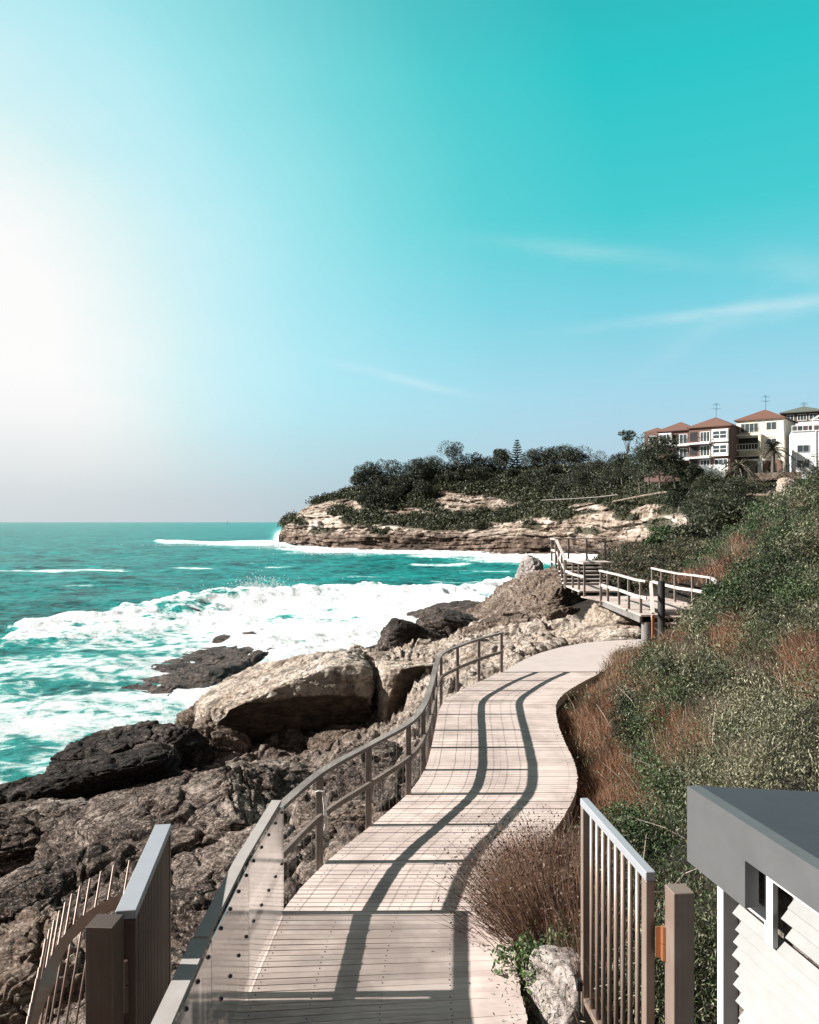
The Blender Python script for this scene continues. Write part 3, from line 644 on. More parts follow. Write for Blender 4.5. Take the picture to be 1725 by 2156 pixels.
cl = [(-1.36, 8.44)] + posts
def spline(P, m=6):
    P = [np.array(p, float) for p in P]; out = []
    for k in range(len(P) - 1):
        p0, p1, p2, p3 = P[max(k - 1, 0)], P[k], P[k + 1], P[min(k + 2, len(P) - 1)]
        for j in range(m):
            t = j / m; out.append(.5 * ((2 * p1) + (-p0 + p2) * t + (2 * p0 - 5 * p1 + 4 * p2 - p3) * t * t + (-p0 + 3 * p1 - 3 * p2 + p3) * t ** 3))
    return out + [P[-1]]
sp = spline(cl)
MB().strip([(p[0] - .035, p[1], 1.08) for p in sp], .098, .045).build('top_rail', M['rail_top'], rail, smooth=False)
MB().strip([(p[0] - .02, p[1], .565) for p in sp], .045, .07).build('mid_rail', M['rail'], rail)
wm = MB()
zs = [.14, .30, .46, .70, .84, .97]
for z_ in zs: wm.tube([(p[0] - .055, p[1], z_) for p in sp], .0024, 4, False)
dp = np.array([p for p in sp]); s = np.concatenate([[0], np.cumsum(np.hypot(*np.diff(dp, axis=0).T))])
for q in np.arange(.15, s[-1], .24):
    x, y = np.interp(q, s, dp[:, 0]) - .055, np.interp(q, s, dp[:, 1]); wm.tube([(x, y, .02), (x, y, 1.05)], .0022, 4, False)
wm.build('wire_mesh', M['wire'], rail)
near = [(-1.345, 8.47), (-1.385, 7.7), (-1.42, 7.0), (-1.43, 5.72), (-1.40, 4.25)]
MB().strip([(p[0] - .05, p[1], 1.165 - .006 * k) for k, p in enumerate(near[:4])], .10, .035).build('rail_cap', M['rail_cap'], rail)
MB().strip([(p[0] - .05, p[1], 1.137 - .006 * k) for k, p in enumerate(near[3:])], .122, .035).build('rail_cap', M['rail_cap'], rail)
MB().strip([(p[0] - .06, p[1], .55) for p in near], .045, .09).build('mid_rail', M['rail'], rail)
def screen_mat():
    t = NT('clear_screen'); p = t.pos()
    sm = t.noise(t.mapping(p, (3, 3, 1)), 1.5, 4, .6)
    tr = t.new('ShaderNodeBsdfTransparent', {'Color': (.985, .975, .97, 1)})
    df = t.new('ShaderNodeBsdfTranslucent', {'Color': (.80, .74, .70, 1)}); dd = t.new('ShaderNodeBsdfDiffuse', {'Color': (.80, .75, .72, 1)})
    gl = t.new('ShaderNodeBsdfGlossy', {'Roughness': .12, 'Color': (.9, .9, .9, 1)})
    m0 = t.new('ShaderNodeMixShader', {0: .5}); t.l.new(df.outputs[0], m0.inputs[1]); t.l.new(dd.outputs[0], m0.inputs[2])
    m1 = t.new('ShaderNodeMixShader', {0: t.ramp(sm, [(.3, .17), (.7, .30)])}); t.l.new(tr.outputs[0], m1.inputs[1]); t.l.new(m0.outputs[0], m1.inputs[2])
    fr = t.new('ShaderNodeFresnel', {'IOR': 1.4}); m2 = t.new('ShaderNodeMixShader', {0: t.math('MULTIPLY', fr.outputs[0], .7)}); t.l.new(m1.outputs[0], m2.inputs[1]); t.l.new(gl.outputs[0], m2.inputs[2])
    t.l.new(m2.outputs[0], t.n['Material Output'].inputs['Surface']); return t.m
M['screen'] = screen_mat()
near2 = [(-1.325, 8.49), (-1.40, 7.02), (-1.41, 5.74), (-1.385, 4.3)]
for k in range(3):
    a_, b_ = np.array(near2[k]), np.array(near2[k + 1]); u = (b_ - a_) / np.linalg.norm(b_ - a_)
    a_, b_ = a_ + u * .008, b_ - u * .008
    zt = 1.135 - .01 * k
    pn = MB().frame((*a_, 0), (*u, 0), (u[1], -u[0], 0), (0, 0, 1), (0, -.004, .012), (np.linalg.norm(b_ - a_), .004, zt), 0).build('clear_panel', M['screen'], rail)
    L = np.linalg.norm(b_ - a_)
    for q in np.arange(.10, L - .03, .30):
        for z_ in (zt - .05, .55):
            c_ = np.array([*(a_ + u * q), z_]); nrm = np.array([-u[1], u[0], 0]) * -1
            if nrm[0] < 0: nrm = -nrm
            MB().tube([c_ + nrm * .004, c_ + nrm * .012, c_ + nrm * .02], [.016, .015, .008], 8).build('bolt', M['bolt'], pn)
# weathered rope end tied on the second post
tg = MB()
for k in range(7):
    r2 = random.Random(k); x0 = -1.03 + .0
    pts = [(x0 - .02 + r2.uniform(-.01, .03), 9.73 - .055, .88), (x0 + r2.uniform(0, .04), 9.73 - .065, .72 - r2.uniform(0, .06)), (x0 + r2.uniform(0, .07), 9.73 - .06, .52 - r2.uniform(0, .14))]
    tg.tube(pts, .006, 5)
tg.tube([(-1.135, 9.675, .86), (-1.09, 9.67, .88), (-1.035, 9.67, .87)], .009, 6)
tag(tg.build('frayed_tie', plain('frayed_cloth', (.6, .57, .54), .9), None, origin=(-1.03, 9.67, .5)), 'frayed pale tie hanging on a post of the long handrail', 'tie')

# ------------------------------------------------------------------ gates
def gate(name, label, hinge, far, top, bottom, mat, depth, nb, bar_r, solid=False):
    hx, hy = hinge; g_ = empty(name, (hx, hy, 0), label, 'gate')
    a_, b_ = np.array(hinge), np.array(far); u = (b_ - a_); L = np.linalg.norm(u); u /= L; nrm = np.array([u[1], -u[0]])
    O = (hx, hy, 0); ex = (*u, 0); ey = (*nrm, 0); w_ = .062
    h = depth / 2
    MB().frame(O, ex, ey, (0, 0, 1), (0, -h, bottom), (w_ + .02, h, top - w_), .004).build('stile', mat, g_)
    MB().frame(O, ex, ey, (0, 0, 1), (L - w_, -h, bottom), (L, h, top - w_), .004).build('stile', mat, g_)
    MB().frame(O, ex, ey, (0, 0, 1), (-.003, -h - .003, top - w_ + .001), (L + .003, h + .003, top), .004).build('top_rail', M['gate_top_sky'], g_)
    MB().frame(O, ex, ey, (0, 0, 1), (w_ + .021, -h * .8, bottom + .1), (L - w_ - .001, h * .8, bottom + .15), .003).build('bottom_rail', mat, g_)
    for k in range(nb):
        q = w_ + .02 + (L - 2 * w_ - .02) * (k + 1) / (nb + 1); c_ = np.array([hx, hy]) + u * q
        if solid: MB().frame((*c_, 0), ex, ey, (0, 0, 1), (-.024, -h * .95, bottom + .151), (.024, h * .95, top - w_), 0).build('bar', mat, g_)
        else: MB().tube([(*c_, bottom + .13), (*c_, top - w_ + .01)], bar_r, 10).build('bar', mat, g_, smooth=True)
    return g_, u, nrm
gr, u, nrm = gate('barred_gate', 'open steel gate with round bars beside the white hut', (1.585, 5.31), (1.455, 6.73), 1.80, .02, M['gate'], .06, 8, .017)
hg = MB()
for z0, z1 in ((1.36, 1.47), (1.25, 1.355)): hg.tube([(1.655, 5.255, z0), (1.655, 5.255, z1)], .019, 10)
hg.frame((1.655, 5.27, 0), (1, 0, 0), (0, 1, 0), (0, 0, 1), (-.05, -.004, 1.26), (.05, .004, 1.46)); hg.build('hinge', plain('hinge_copper', (.55, .25, .12), .4, .7), gr)
lt = MB(); c_ = np.array([1.43, 6.745]); lt.tube([(1.405, 6.68, .02), (1.405, 6.68, .30)], .012, 8); lt.frame((1.42, 6.70, 0), (1, 0, 0), (0, 1, 0), (0, 0, 1), (-.035, -.03, .22), (.03, .03, .30), .004); lt.build('latch', M['black_iron'], gr)
tag(MB().frame((1.735, 5.19, 0), (.995, .1, 0), (-.1, .995, 0), (0, 0, 1), (-.068, -.07, -.6), (.068, .07, 1.745), .004).build('gate_post', M['post_steel'], None, origin=(1.735, 5.19, 0)), 'square metal gate post between the barred gate and the white hut', 'post')
gl, u, nrm = gate('slatted_gate', 'open bronze gate with close upright slats on the cliff side', (-1.915, 5.45), (-2.135, 7.0), 1.48, .02, M['gate_brown'], .13, 21, .011, True)
hg = MB(); hg.tube([(-1.905, 5.41, 1.0), (-1.905, 5.41, 1.16)], .017, 8); hg.tube([(-1.903, 5.407, .82), (-1.903, 5.407, .995)], .021, 8); hg.frame((-1.93, 5.43, 0), (1, 0, 0), (0, 1, 0), (0, 0, 1), (-.08, -.004, .87), (.03, .004, .98)); hg.build('hinge', M['gate_brown'], gl)
tag(MB().frame((-1.99, 5.28, 0), (.996, -.05, 0), (.05, .996, 0), (0, 0, 1), (-.093, -.09, -.8), (.089, .09, 1.495), .005).build('gate_post', M['gate_brown'], None, origin=(-1.99, 5.28, 0)), 'square bronze gate post beside the spiked cliff fence', 'post')

# curved anti-climb fence of leaning rods on a bent plate
fan = empty('spiked_fence', (-2.28, 5.6, 0), 'curved rusty fence of leaning steel rods beside the bronze gate post', 'fence')
arc = spline([(-1.90, 3.9), (-2.02, 4.25), (-2.18, 4.75), (-2.26, 5.15), (-2.27, 5.5), (-2.17, 5.82), (-1.99, 5.93), (-1.86, 5.75), (-1.83, 5.45)], 5)
arc = np.array(arc) * 1.14; s = np.concatenate([[0], np.cumsum(np.hypot(*np.diff(arc, axis=0).T))])
M['fan_plate'] = plain('fan_plate_steel', (.30, .215, .17), .55, .35, .2, 7)
zp = 1.0
v = []; cen = np.array([-2.28, 5.59])
for p in arc:
    T_ = cen - p
    for dz in (0, -.012): v += [(p[0], p[1], zp + dz), (*(p + T_ / np.linalg.norm(T_) * .085), zp - .06 + dz)]
f_ = []
for k in range(len(arc) - 1):
    o_ = k * 4; f_ += [(o_, o_ + 1, o_ + 5, o_ + 4), (o_ + 3, o_ + 2, o_ + 6, o_ + 7), (o_ + 2, o_, o_ + 4, o_ + 6), (o_ + 1, o_ + 3, o_ + 7, o_ + 5)]
mesh_obj('bent_plate', v, f_, M['fan_plate'], fan)
v2 = MB(); v2.strip([(*(p + (cen - p) * .12), zp - .30) for p in arc[:9]], .012, .30); v2.build('side_plate', M['fan_plate'], fan)
for q in np.arange(.12, s[-1], .135):
    x, y = np.interp(q, s, arc[:, 0]), np.interp(q, s, arc[:, 1])
    top = np.array([x + .03, y + .02, zp + .27 + (.0 if q > 1.0 else -.05)]); low = np.array([x - .26, y - .13, -.75])
    MB().tube([low, top], .0095, 8).build('rod', M['post_steel'], fan, smooth=True)

# ------------------------------------------------------------------ white hut at the right edge
Cn = np.array([1.473, 4.285]); fdir = np.array([.165, -.9863]); bdir = np.array([.9863, .165]); zr = 2.70
hut = empty('white_hut', (2.0, 3.6, .2), 'white slatted hut with a thick grey flat roof edge', 'hut')
ex, ey, ez = (*fdir, 0), (*bdir, 0), (0, 0, 1)
O = (*Cn, 0)
MB().prism([(0, zr - .398), (.535, zr - .398), (.535, zr - .175), (3.2, zr - .175), (3.2, zr), (0, zr)], ex, ey, ez, O, .07).build('fascia', M['hut_grey'], hut)
rf = MB(); p0 = np.array([*Cn, zr - .004])
sl_ = np.array([*bdir, -.10]); A = p0 + np.array([*(bdir * .0702), 0]); rf_pts = []
for q in (A, A + np.array([*(fdir * 3.2), 0]), A + np.array([*(fdir * 3.2), 0]) + sl_ * 2.6, A + sl_ * 2.6): rf_pts.append(q)
rf.hexa([q - np.array([0, 0, .12]) for q in rf_pts] + rf_pts); rf.build('roof', M['hut_roof'], hut)
W0 = .115
def hb(lo, hi, nm, mat, par=hut, bev=0): return MB().frame(O, ex, ey, ez, lo, hi, bev).build(nm, mat, par)
hb((W0 + .02, .19, .0), (3.15, .26, zr - .13), 'back_wall', M['hut_back'])
hb((W0, .105, .0), (W0 + .055, .20, zr - .10), 'corner_frame', M['hut_white'], bev=.003)
hb((W0 - .03, .16, .0), (W0 - .001, 2.4, zr - .2), 'side_wall', M['hut_white'])
hb((W0 + .056, .100, zr - .47), (.60, .125, zr - .402), 'header', M['hut_white'])
hb((.537, .098, zr - .56), (.60, .124, zr - .180), 'header', M['hut_white'])
hb((.601, .098, zr - .255), (3.1, .123, zr - .178), 'header', M['hut_white'])
r2 = random.Random(4); z_ = zr - .50; k = 0
while z_ > .55:
    st = W0 + .135 + r2.uniform(-.02, .02) + (.03 if k % 3 == 1 else 0)
    z0 = z_
    lv = MB().prism([(.0, 0), (.038, .042), (.046, .034), (.008, -.008)], ey, ex, ez, np.array(O) + np.array(ex) * st + np.array(ey) * .115 + np.array([0, 0, z0 - .07]), 2.9 - st)
    lv.build('louvre', M['louvre'], hut); z_ -= .071; k += 1
for j in range(3):
    st = .64 + r2.uniform(-.01, .05)
    MB().prism([(.0, 0), (.038, .042), (.046, .034), (.008, -.008)], ey, ex, ez, np.array(O) + np.array(ex) * st + np.array(ey) * .115 + np.array([0, 0, zr - .335 - .071 * j]), 2.9 - st).build('louvre', M['louvre'], hut)

# ------------------------------------------------------------------ second walkway: timber platform, two flights of stairs, rails
plat = empty('raised_platform', (9, 29, 1.05), 'raised timber platform with front steps beyond the concrete path', 'platform')
mb = MB(); y = 28.2
while y < 33.2:
    mb.box((7.55 + (0 if y < 31.2 else -.25 * (y - 31.2)), y, .99), (10.5 - .12 * max(0, y - 31), y + .12, 1.05)); y += .13
mb.build('decking', M['deck'], plat)
fr = MB(); fr.frame((7.55, 26.5, 0), (1, 0, 0), (0, 1, 0), (0, 0, 1), (0, 0, .80), (.05, 6.6, 1.0)); fr.box((8.3, 28.12, .84), (10.5, 28.18, .985)); fr.build('bearer', M['pile'], plat)
mb = MB(); y = 26.55
while y < 28.1: mb.box((7.6, y, .99), (8.28, y + .12, 1.05)); y += .13
mb.build('landing', M['deck'], plat)
for k in range(4):
    zt = .84 - .2 * k; y1 = 28.1 - .3 * k
    st = MB().box((8.36, y1 - .31, zt - .05), (10.45, y1, zt), .004); st.build('tread', M['deck'], plat)
    MB().box((8.38, y1 - .03, zt - .2), (10.43, y1 - .001, zt - .051)).build('riser', M['dark_pile'], plat)
for x, y, r_, zt, lb, mt in ((7.80, 26.62, .155, .79, 'thick round timber pile under the platform corner, left of the shorter pile', 'pile'), (8.14, 26.7, .115, .72, 'shorter round timber pile under the platform near the dark post', 'pile')):
    o = MB().tube([(x, y, -.3), (x, y, .3), (x, y, zt)], [r_ * 1.03, r_, r_ * .98], 18).build('timber_pile', M[mt], None, smooth=False, origin=(x, y, 0)); tag(o, lb, 'pile')
o = MB().tube([(8.22, 26.35, -.2), (8.22, 26.35, 1.0), (8.22, 26.35, 2.18)], [.125, .12, .115], 16).build('dark_post', M['dark_pile'], None, origin=(8.22, 26.35, 0)); tag(o, 'tall near-black round post at the foot of the platform steps', 'post')
def rail_run(name, label, pts, posts_at, mat='grey_rail', mid=.55, rot_posts=None, post_mat='rail'):
    P = np.array(pts, float); r = empty(name, tuple(P[0] - np.array([0, 0, 1.1])), label, 'railing')
    MB().strip(P, .11, .06).build('top_rail', M[mat], r)
    MB().strip(P - np.array([0, 0, mid]), .05, .10).build('mid_rail', M[mat], r)
    s = np.concatenate([[0], np.cumsum(np.linalg.norm(np.diff(P, axis=0), axis=1))])
    for q in posts_at:
        c_ = np.array([np.interp(q * s[-1], s, P[:, i]) for i in range(3)])
        MB().frame(c_, (1, 0, 0), (0, 1, 0), (0, 0, 1), (-.04, -.04, -1.35), (.04, .04, -.031), .004).build('post', M[post_mat], r)
    return r
rail_run('platform_rail', 'seaward railing of the raised timber platform behind the two piles', [(7.82, 26.65, 2.14), (7.68, 27.4, 2.14), (7.72, 29.8, 2.15), (7.62, 31.1, 2.16), (7.45, 31.6, 2.2)], (.08, .34, .62, .88, .985))
rail_run('platform_rail', 'landward railing of the raised timber platform against the scrub slope', [(10.55, 28.2, 2.15), (10.42, 29.5, 2.15), (10.15, 30.6, 2.15), (10.1, 32.1, 2.16), (10.0, 33.3, 2.2)], (0.01, .06, .28, .52, .80, .99))
def slope_rail(label, a_, b_, end_rust=False):
    a_, b_ = np.array(a_, float), np.array(b_, float); r = empty('stair_rail', tuple(b_ - np.array([0, 0, 1.1])), label, 'railing')
    MB().beam(a_, b_, .10, .075).build('top_rail', M['grey_rail'], r); MB().beam(a_ - np.array([0, 0, .55]), b_ - np.array([0, 0, .55]), .05, .09).build('mid_rail', M['grey_rail'], r)
    MB().frame(b_, (1, 0, 0), (0, 1, 0), (0, 0, 1), (-.04, -.04, -1.2), (.04, .04, -.05), .004).build('post', M['rust' if end_rust else 'rail'], r)
    return r
slope_rail('sloping railing beside the front steps, on the landward side', (10.55, 28.12, 2.14), (10.72, 26.3, 1.28))
slope_rail('sloping railing with a rusty end post next to the tall dark post', (7.98, 26.72, 2.12), (7.72, 25.6, 1.2), True)
# the way on: short walk, second flight, landing
fl = empty('upper_stairs', (7.9, 34, 1.3), 'narrow timber stairs climbing away beyond the raised platform', 'stairs')
mb = MB(); y = 33.3
while y < 36.4: mb.box((7.0, y, 1.2), (8.9, y + .12, 1.26)); y += .13
mb.build('walk', M['deck'], fl)
for k in range(6):
    y0 = 36.5 + .28 * k; MB().box((6.95, y0, 1.30 + .16 * k), (9.0, y0 + .30, 1.36 + .16 * k)).build('tread', M['grey_rail'], fl)
    MB().box((6.97, y0 + .27, 1.20 + .16 * k), (8.98, y0 + .295, 1.299 + .16 * k)).build('riser', M['dark_pile'], fl)
MB().box((6.9, 38.2, 2.14), (9.6, 39.8, 2.2)).build('landing', M['deck'], fl)
rail_run('walk_rail', 'seaward railing of the walk below the upper stairs', [(7.15, 33.0, 2.4), (7.05, 34.6, 2.4), (7.0, 36.3, 2.45)], (.0, .25, .55, .97))
rail_run('stair_rail', 'steep seaward railing of the upper stairs', [(7.0, 36.4, 2.46), (6.95, 38.2, 3.25)], (.02, .35, .7, .99))
rail_run('landing_rail', 'railing round the top landing of the upper stairs', [(6.92, 38.2, 3.28), (6.95, 39.6, 3.28), (8.1, 39.8, 3.28), (9.7, 39.85, 3.28)], (.0, .30, .55, .77, .99))
# ------------------------------------------------------------------ boulders: blocky bodies cut by planes and weathered in layers
import bmesh
ICO = {}
def ico(n):
    if n not in ICO:
        b = bmesh.new(); bmesh.ops.create_icosphere(b, subdivisions=n, radius=1)
        ICO[n] = (np.array([v.co for v in b.verts]), np.array([[v.index for v in f.verts] for f in b.faces])); b.free()
    return ICO[n]
def rock(name, label, c, s, mat, seed, rot=(0, 0, 0), pw=4.0, cuts=7, layer=.10, step=.22, rough=.11, sub=6, cat='rock', group=None, planes=(), pits=0.0, cutd=(.72, .95), stain_shade=(), frac=0.0):
    strat = mat in ('rock_brown', 'rock_dark', 'rock_wet', 'rock_ochre') or name == 'sandstone_outcrop'
    if frac == 0 and mat in ('rock_brown', 'rock_ochre', 'rock_dark'): frac = max(1.1, min(s) * 1.7)
    r = np.random.default_rng(seed); U, Fi = ico(sub)
    P = U / (np.abs(U) ** pw).sum(1)[:, None] ** (1 / pw)
    pl = [(np.array(n) / np.linalg.norm(n), d) for n, d in planes]
    for k in range(cuts):
        n = r.normal(size=3); n /= np.linalg.norm(n); pl.append((n, r.uniform(*cutd) * (np.abs(n) ** (pw / (pw - 1))).sum() ** ((pw - 1) / pw) * .92))
    shade_stn = np.zeros(len(P))
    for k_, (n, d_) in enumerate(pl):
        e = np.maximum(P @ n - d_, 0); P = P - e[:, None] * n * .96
        if k_ in stain_shade: shade_stn = np.maximum(shade_stn, sstep(.0, .05, e + .05 * fbm(P, 2.5, 3)))
        elif stain_shade: shade_stn = shade_stn * sstep(.06, .0, e)
    s = np.array(s, float); P = P * s
    off = r.uniform(0, 50, 3); Q = P + off
    big = fbm(Q, .9 / max(s.mean(), .3), 3)
    nrm = P / s ** 2; nrm /= np.linalg.norm(nrm, axis=1)[:, None] + 1e-9
    # bedding: hard and soft beds recede by different amounts
    zl = P[:, 2] + .25 * step * fbm(Q, .8, 3, n=N2) + .06 * P[:, 0]
    bed = np.floor(zl / step); fr = zl / step - bed
    hard = N3(np.stack([bed * 7.31 + off[0], bed * 3.17, bed * 0 + .5], 1)) + .6 * np.minimum(sstep(0, .16, fr), sstep(1, .84, fr)) - .5
    hz = nrm.copy(); hz[:, 2] *= .2
    P = P + hz * (layer * hard)[:, None]
    an = Q * np.array([.5, .5, 2.7]); iso = .55 if strat else 1.5
    ms = rough * (iso * fbm(Q, 1.3, 7, .63) + (1.0 if not strat else .35) * fbm(Q, 1.7, 6, .62, ridged=True, n=N2) - .3) + s.mean() * .10 * big
    if strat: ms = ms + rough * (1.5 * fbm(an, 1.2, 6, .6, n=N2) + 1.1 * fbm(an + 3, 1.0, 6, .62, ridged=True) - .4)
    ms = ms + rough * .75 * fbm(Q * np.array([.55, .55, 4.2]), 1.5, 6, .62, ridged=True, n=N3)
    ms = ms - 1.1 * rough * sstep(.05, .0, np.abs(fbm(Q, .75, 3, n=N3)))
    if frac:    # joints: the body breaks into blocks that sit at slightly different heights
        wp = Q * np.array([1, 1, 2.2]) * (1.25 / frac) + .35 * np.stack([fbm(Q, 1.1, 3), fbm(Q + 9, 1.1, 3, n=N2), fbm(Q + 5, 1.1, 3, n=N3)], 1)
        gap, ci = worley(wp, seed); g2, c2 = worley(wp * 2.3, seed + 1)
        ms = ms + rough * (1.5 * (ci - .5) + .30 * (c2 - .5) - 1.2 * sstep(.06, .0, gap) - .30 * sstep(.05, .0, g2))
    if pits: ms = ms - pits * sstep(.18, .42, fbm(Q, 2.6, 3, n=N3))
    P = P + nrm * ms[:, None]
    Rm = np.array(Matrix.Rotation(R(rot[2]), 3, 'Z') @ Matrix.Rotation(R(rot[1]), 3, 'Y') @ Matrix.Rotation(R(rot[0]), 3, 'X'))
    P = P @ Rm.T
    o = mesh_obj(name, P + np.array(c), Fi, M[mat], smooth=True, origin=c, attrs={'stain_shade': shade_stn} if stain_shade else None)
    return tag(o, label, cat, group)
rock('boulder', 'big square sandstone boulder with a cream top and dark undercut face', (-4.55, 28.9, -2.35), (3.05, 2.6, 1.75), 'rock_cream', 3, (0, 0, 9), 9, 0, .10, .6, .085, 7, 'boulder', planes=[((.03, -.86, -.50), .66), ((-.58, -.05, .81), .52), ((-.15, .3, .9), .84), ((-.9, -.35, .1), .88)], pits=.05, stain_shade=(0,))
rock('boulder', 'cream sandstone block with dark streaks, right of the undercut boulder', (.05, 28.5, -2.05), (1.15, 1.7, 1.3), 'rock_cream', 14, (0, 0, 6), 9, 0, .05, .7, .07, 6, 'boulder', planes=[((.35, -.93, -.12), .62), ((0, .1, 1), .86)], stain_shade=(0,))
rock('boulder', 'small ochre boulder in the gap under the undercut boulder', (-2.5, 26.2, -3.1), (.75, .6, .42), 'rock_ochre', 21, (8, -14, 20), 3.5, 6, .03, .2, .05, 5, 'boulder')
rock('boulder', 'honeycombed ochre rock leaning against the left foot of the undercut boulder', (-6.5, 27.0, -3.65), (1.05, 1.1, 1.05), 'rock_ochre', 5, (0, 18, 10), 3.2, 5, .05, .4, .08, 6, 'boulder', pits=.16)
rock('boulder', 'small ochre bump on the sea side of the undercut boulder', (-7.6, 29.6, -3.4), (.8, .9, .9), 'rock_ochre', 55, (0, 10, 0), 3, 5, .05, .4, .1, 5, 'boulder', pits=.1)
rock('rock_slab', 'long black rounded slab at the water edge on the left', (-8.6, 25.0, -3.45), (2.2, 1.4, .95), 'rock_dark', 8, (6, -10, -6), 5.5, 6, .20, .24, .11, 7)
rock('rock_slab', 'short black block between the long black slab and the honeycombed rock', (-6.9, 24.6, -3.35), (.55, .8, .85), 'rock_dark', 9, (0, 6, 8), 5.5, 6, .12, .25, .09, 6)
rock('rock_slab', 'long dark ledge running to the left edge below the black slab', (-9.8, 21.3, -3.45), (3.6, 1.3, .75), 'rock_dark', 10, (-6, -12, 12), 6, 5, .20, .24, .11, 7, planes=[((.1, -.85, -.3), .7)])
rock('rock_slab', 'brown ledge at the left edge under the long dark ledge', (-9.0, 17.6, -2.9), (2.0, 1.2, .55), 'rock_brown', 33, (-4, -6, 8), 4.5, 5, 0.16, 0.16, 0.08, 6)
rock('boulder', 'largest brown layered boulder on the left shore', (-4.35, 15.5, -2.25), (2.75, 2.3, 1.15), 'rock_brown', 17, (3, -15, 14), 4.5, 5, 0.17, 0.19, 0.09, 7, 'boulder', planes=[((-.75, -.5, .35), .82), ((.15, .75, .62), .9)])
rock('boulder', 'pale speckled boulder below the largest brown boulder, by the dark cleft', (-5.3, 12.2, -2.25), (1.55, 1.3, .95), 'rock_brown', 18, (-4, -20, 20), 4, 6, 0.14, 0.16, 0.08, 7, 'boulder')
rock('boulder', 'tilted brown slab between the slatted gate and the largest boulder', (-3.3, 11.6, -1.75), (1.35, 1.2, .75), 'rock_brown', 19, (4, -18, -8), 4.5, 6, 0.14, 0.14, 0.07, 7, 'boulder')
rock('boulder', 'knobbly dark boulder behind the clear panels', (-2.55, 10.4, -1.35), (.62, .75, .6), 'rock_brown', 40, (0, 10, 30), 3.2, 7, 0.09, 0.13, 0.07, 6, 'boulder')
rock('boulder', 'low brown rock under the slatted gate', (-3.0, 8.6, -1.5), (.9, .9, .55), 'rock_brown', 41, (5, -14, 10), 4, 6, 0.11, 0.13, 0.07, 6, 'boulder')
rock('boulder', 'pale weathered rock at the bottom left behind the spiked fence', (-4.7, 9.4, -1.7), (1.25, 1.3, .75), 'rock_ochre', 23, (6, -16, 12), 3.6, 6, .08, .2, .10, 7, 'boulder')
rock('boulder', 'brown rock filling the bottom left corner', (-3.9, 6.6, -1.5), (1.1, .9, .7), 'rock_ochre', 24, (0, -10, -15), 3.8, 6, .07, .2, .09, 6, 'boulder')
rock('boulder', 'dark rock at the left edge above the pale weathered rock', (-7.2, 11.5, -2.7), (1.4, 1.6, .8), 'rock_dark', 26, (0, -10, 8), 4, 6, .09, .25, .09, 6, 'boulder')
rock('boulder', 'broken brown rock beside the second handrail post', (-2.0, 12.2, -1.3), (.85, 1.0, .62), 'rock_brown', 27, (4, 6, 35), 3.8, 7, 0.11, 0.13, 0.07, 6, 'boulder')
rock('boulder', 'flat ochre rock seen between the two tallest handrail posts', (-1.2, 13.6, -1.25), (.8, 1.0, .42), 'rock_ochre', 28, (2, 8, 10), 4, 6, .07, .16, .07, 6, 'boulder')
rock('boulder', 'rough brown hummock below the small ochre boulder', (-2.6, 18.2, -2.35), (1.6, 1.6, .85), 'rock_brown', 29, (0, 6, 24), 3.4, 6, 0.14, 0.16, 0.09, 6, 'boulder')
rock('boulder', 'rubbly brown rock under the middle of the handrail', (-.75, 17.0, -1.65), (1.05, 1.6, .75), 'rock_brown', 30, (6, 0, -12), 3.6, 6, 0.11, 0.14, 0.09, 6, 'boulder')
rock('boulder', 'low rubble rock left of the hummock under the honeycombed rock', (-4.9, 20.3, -3.15), (1.5, 1.5, .75), 'rock_brown', 31, (0, 8, -20), 3.6, 6, 0.12, 0.14, 0.09, 6, 'boulder')
# wave-washed shelves in the surf
rock('wave_washed_rock', 'broad wet brown shelf of rock in the surf behind the undercut boulder', (-11.6, 46.0, -4.98), (3.9, 8.4, 1.05), 'rock_wet', 50, (1, -4, -8), 4.2, 5, .34, .20, .12, 7)
rock('wave_washed_rock', 'small raised wet ledge at the seaward tip of the broad wet shelf', (-11.8, 55.5, -4.1), (1.7, 1.3, .42), 'rock_wet', 51, (0, -4, 10), 4, 5, .1, .2, .08, 6)
rock('wave_washed_rock', 'half drowned wet rock sheet awash at the left', (-16.8, 38.6, -4.86), (4.4, 2.0, .5), 'rock_wet', 52, (0, -2, 8), 3.2, 4, .14, .2, .14, 7)
rock('wave_washed_rock', 'dark wet rock awash in the breaker', (-20.5, 74, -4.35), (1.3, .6, .5), 'rock_wet', 56, (0, 0, 5), 3, 5, .1, .2, .12, 5)
rock('wave_washed_rock', 'dark flat rock in the surf below the sloping outcrop', (3.5, 68, -4.3), (3.6, 3.8, 1.4), 'rock_wet', 53, (0, -5, 0), 3.6, 6, .2, .3, .16, 6)
rock('wave_washed_rock', 'lower brown rock just in front of the dark flat surf rock', (4.2, 57, -4.2), (2.8, 2.8, 1.0), 'rock_wet', 54, (0, 4, 10), 3.6, 6, .16, .3, .15, 6)
rock('boulder', 'blocky black boulder standing at the edge of the pale shelf', (-.25, 36.2, -1.35), (1.05, .9, 1.0), 'rock_dark', 60, (0, 14, 15), 4, 7, .05, .4, .06, 6, 'boulder')
rock('rock_slab', 'low black slab sloping down left from the blocky black boulder', (-1.7, 35.6, -1.95), (1.3, .8, .5), 'rock_dark', 61, (0, -16, 5), 4, 6, .05, .3, .06, 6)
rock('boulder', 'dark brown jagged rock right of the blocky black boulder', (2.0, 39.6, -1.3), (1.6, 1.2, 1.1), 'rock_wet', 62, (0, 8, 12), 3.6, 7, .10, .3, .1, 6, 'boulder')
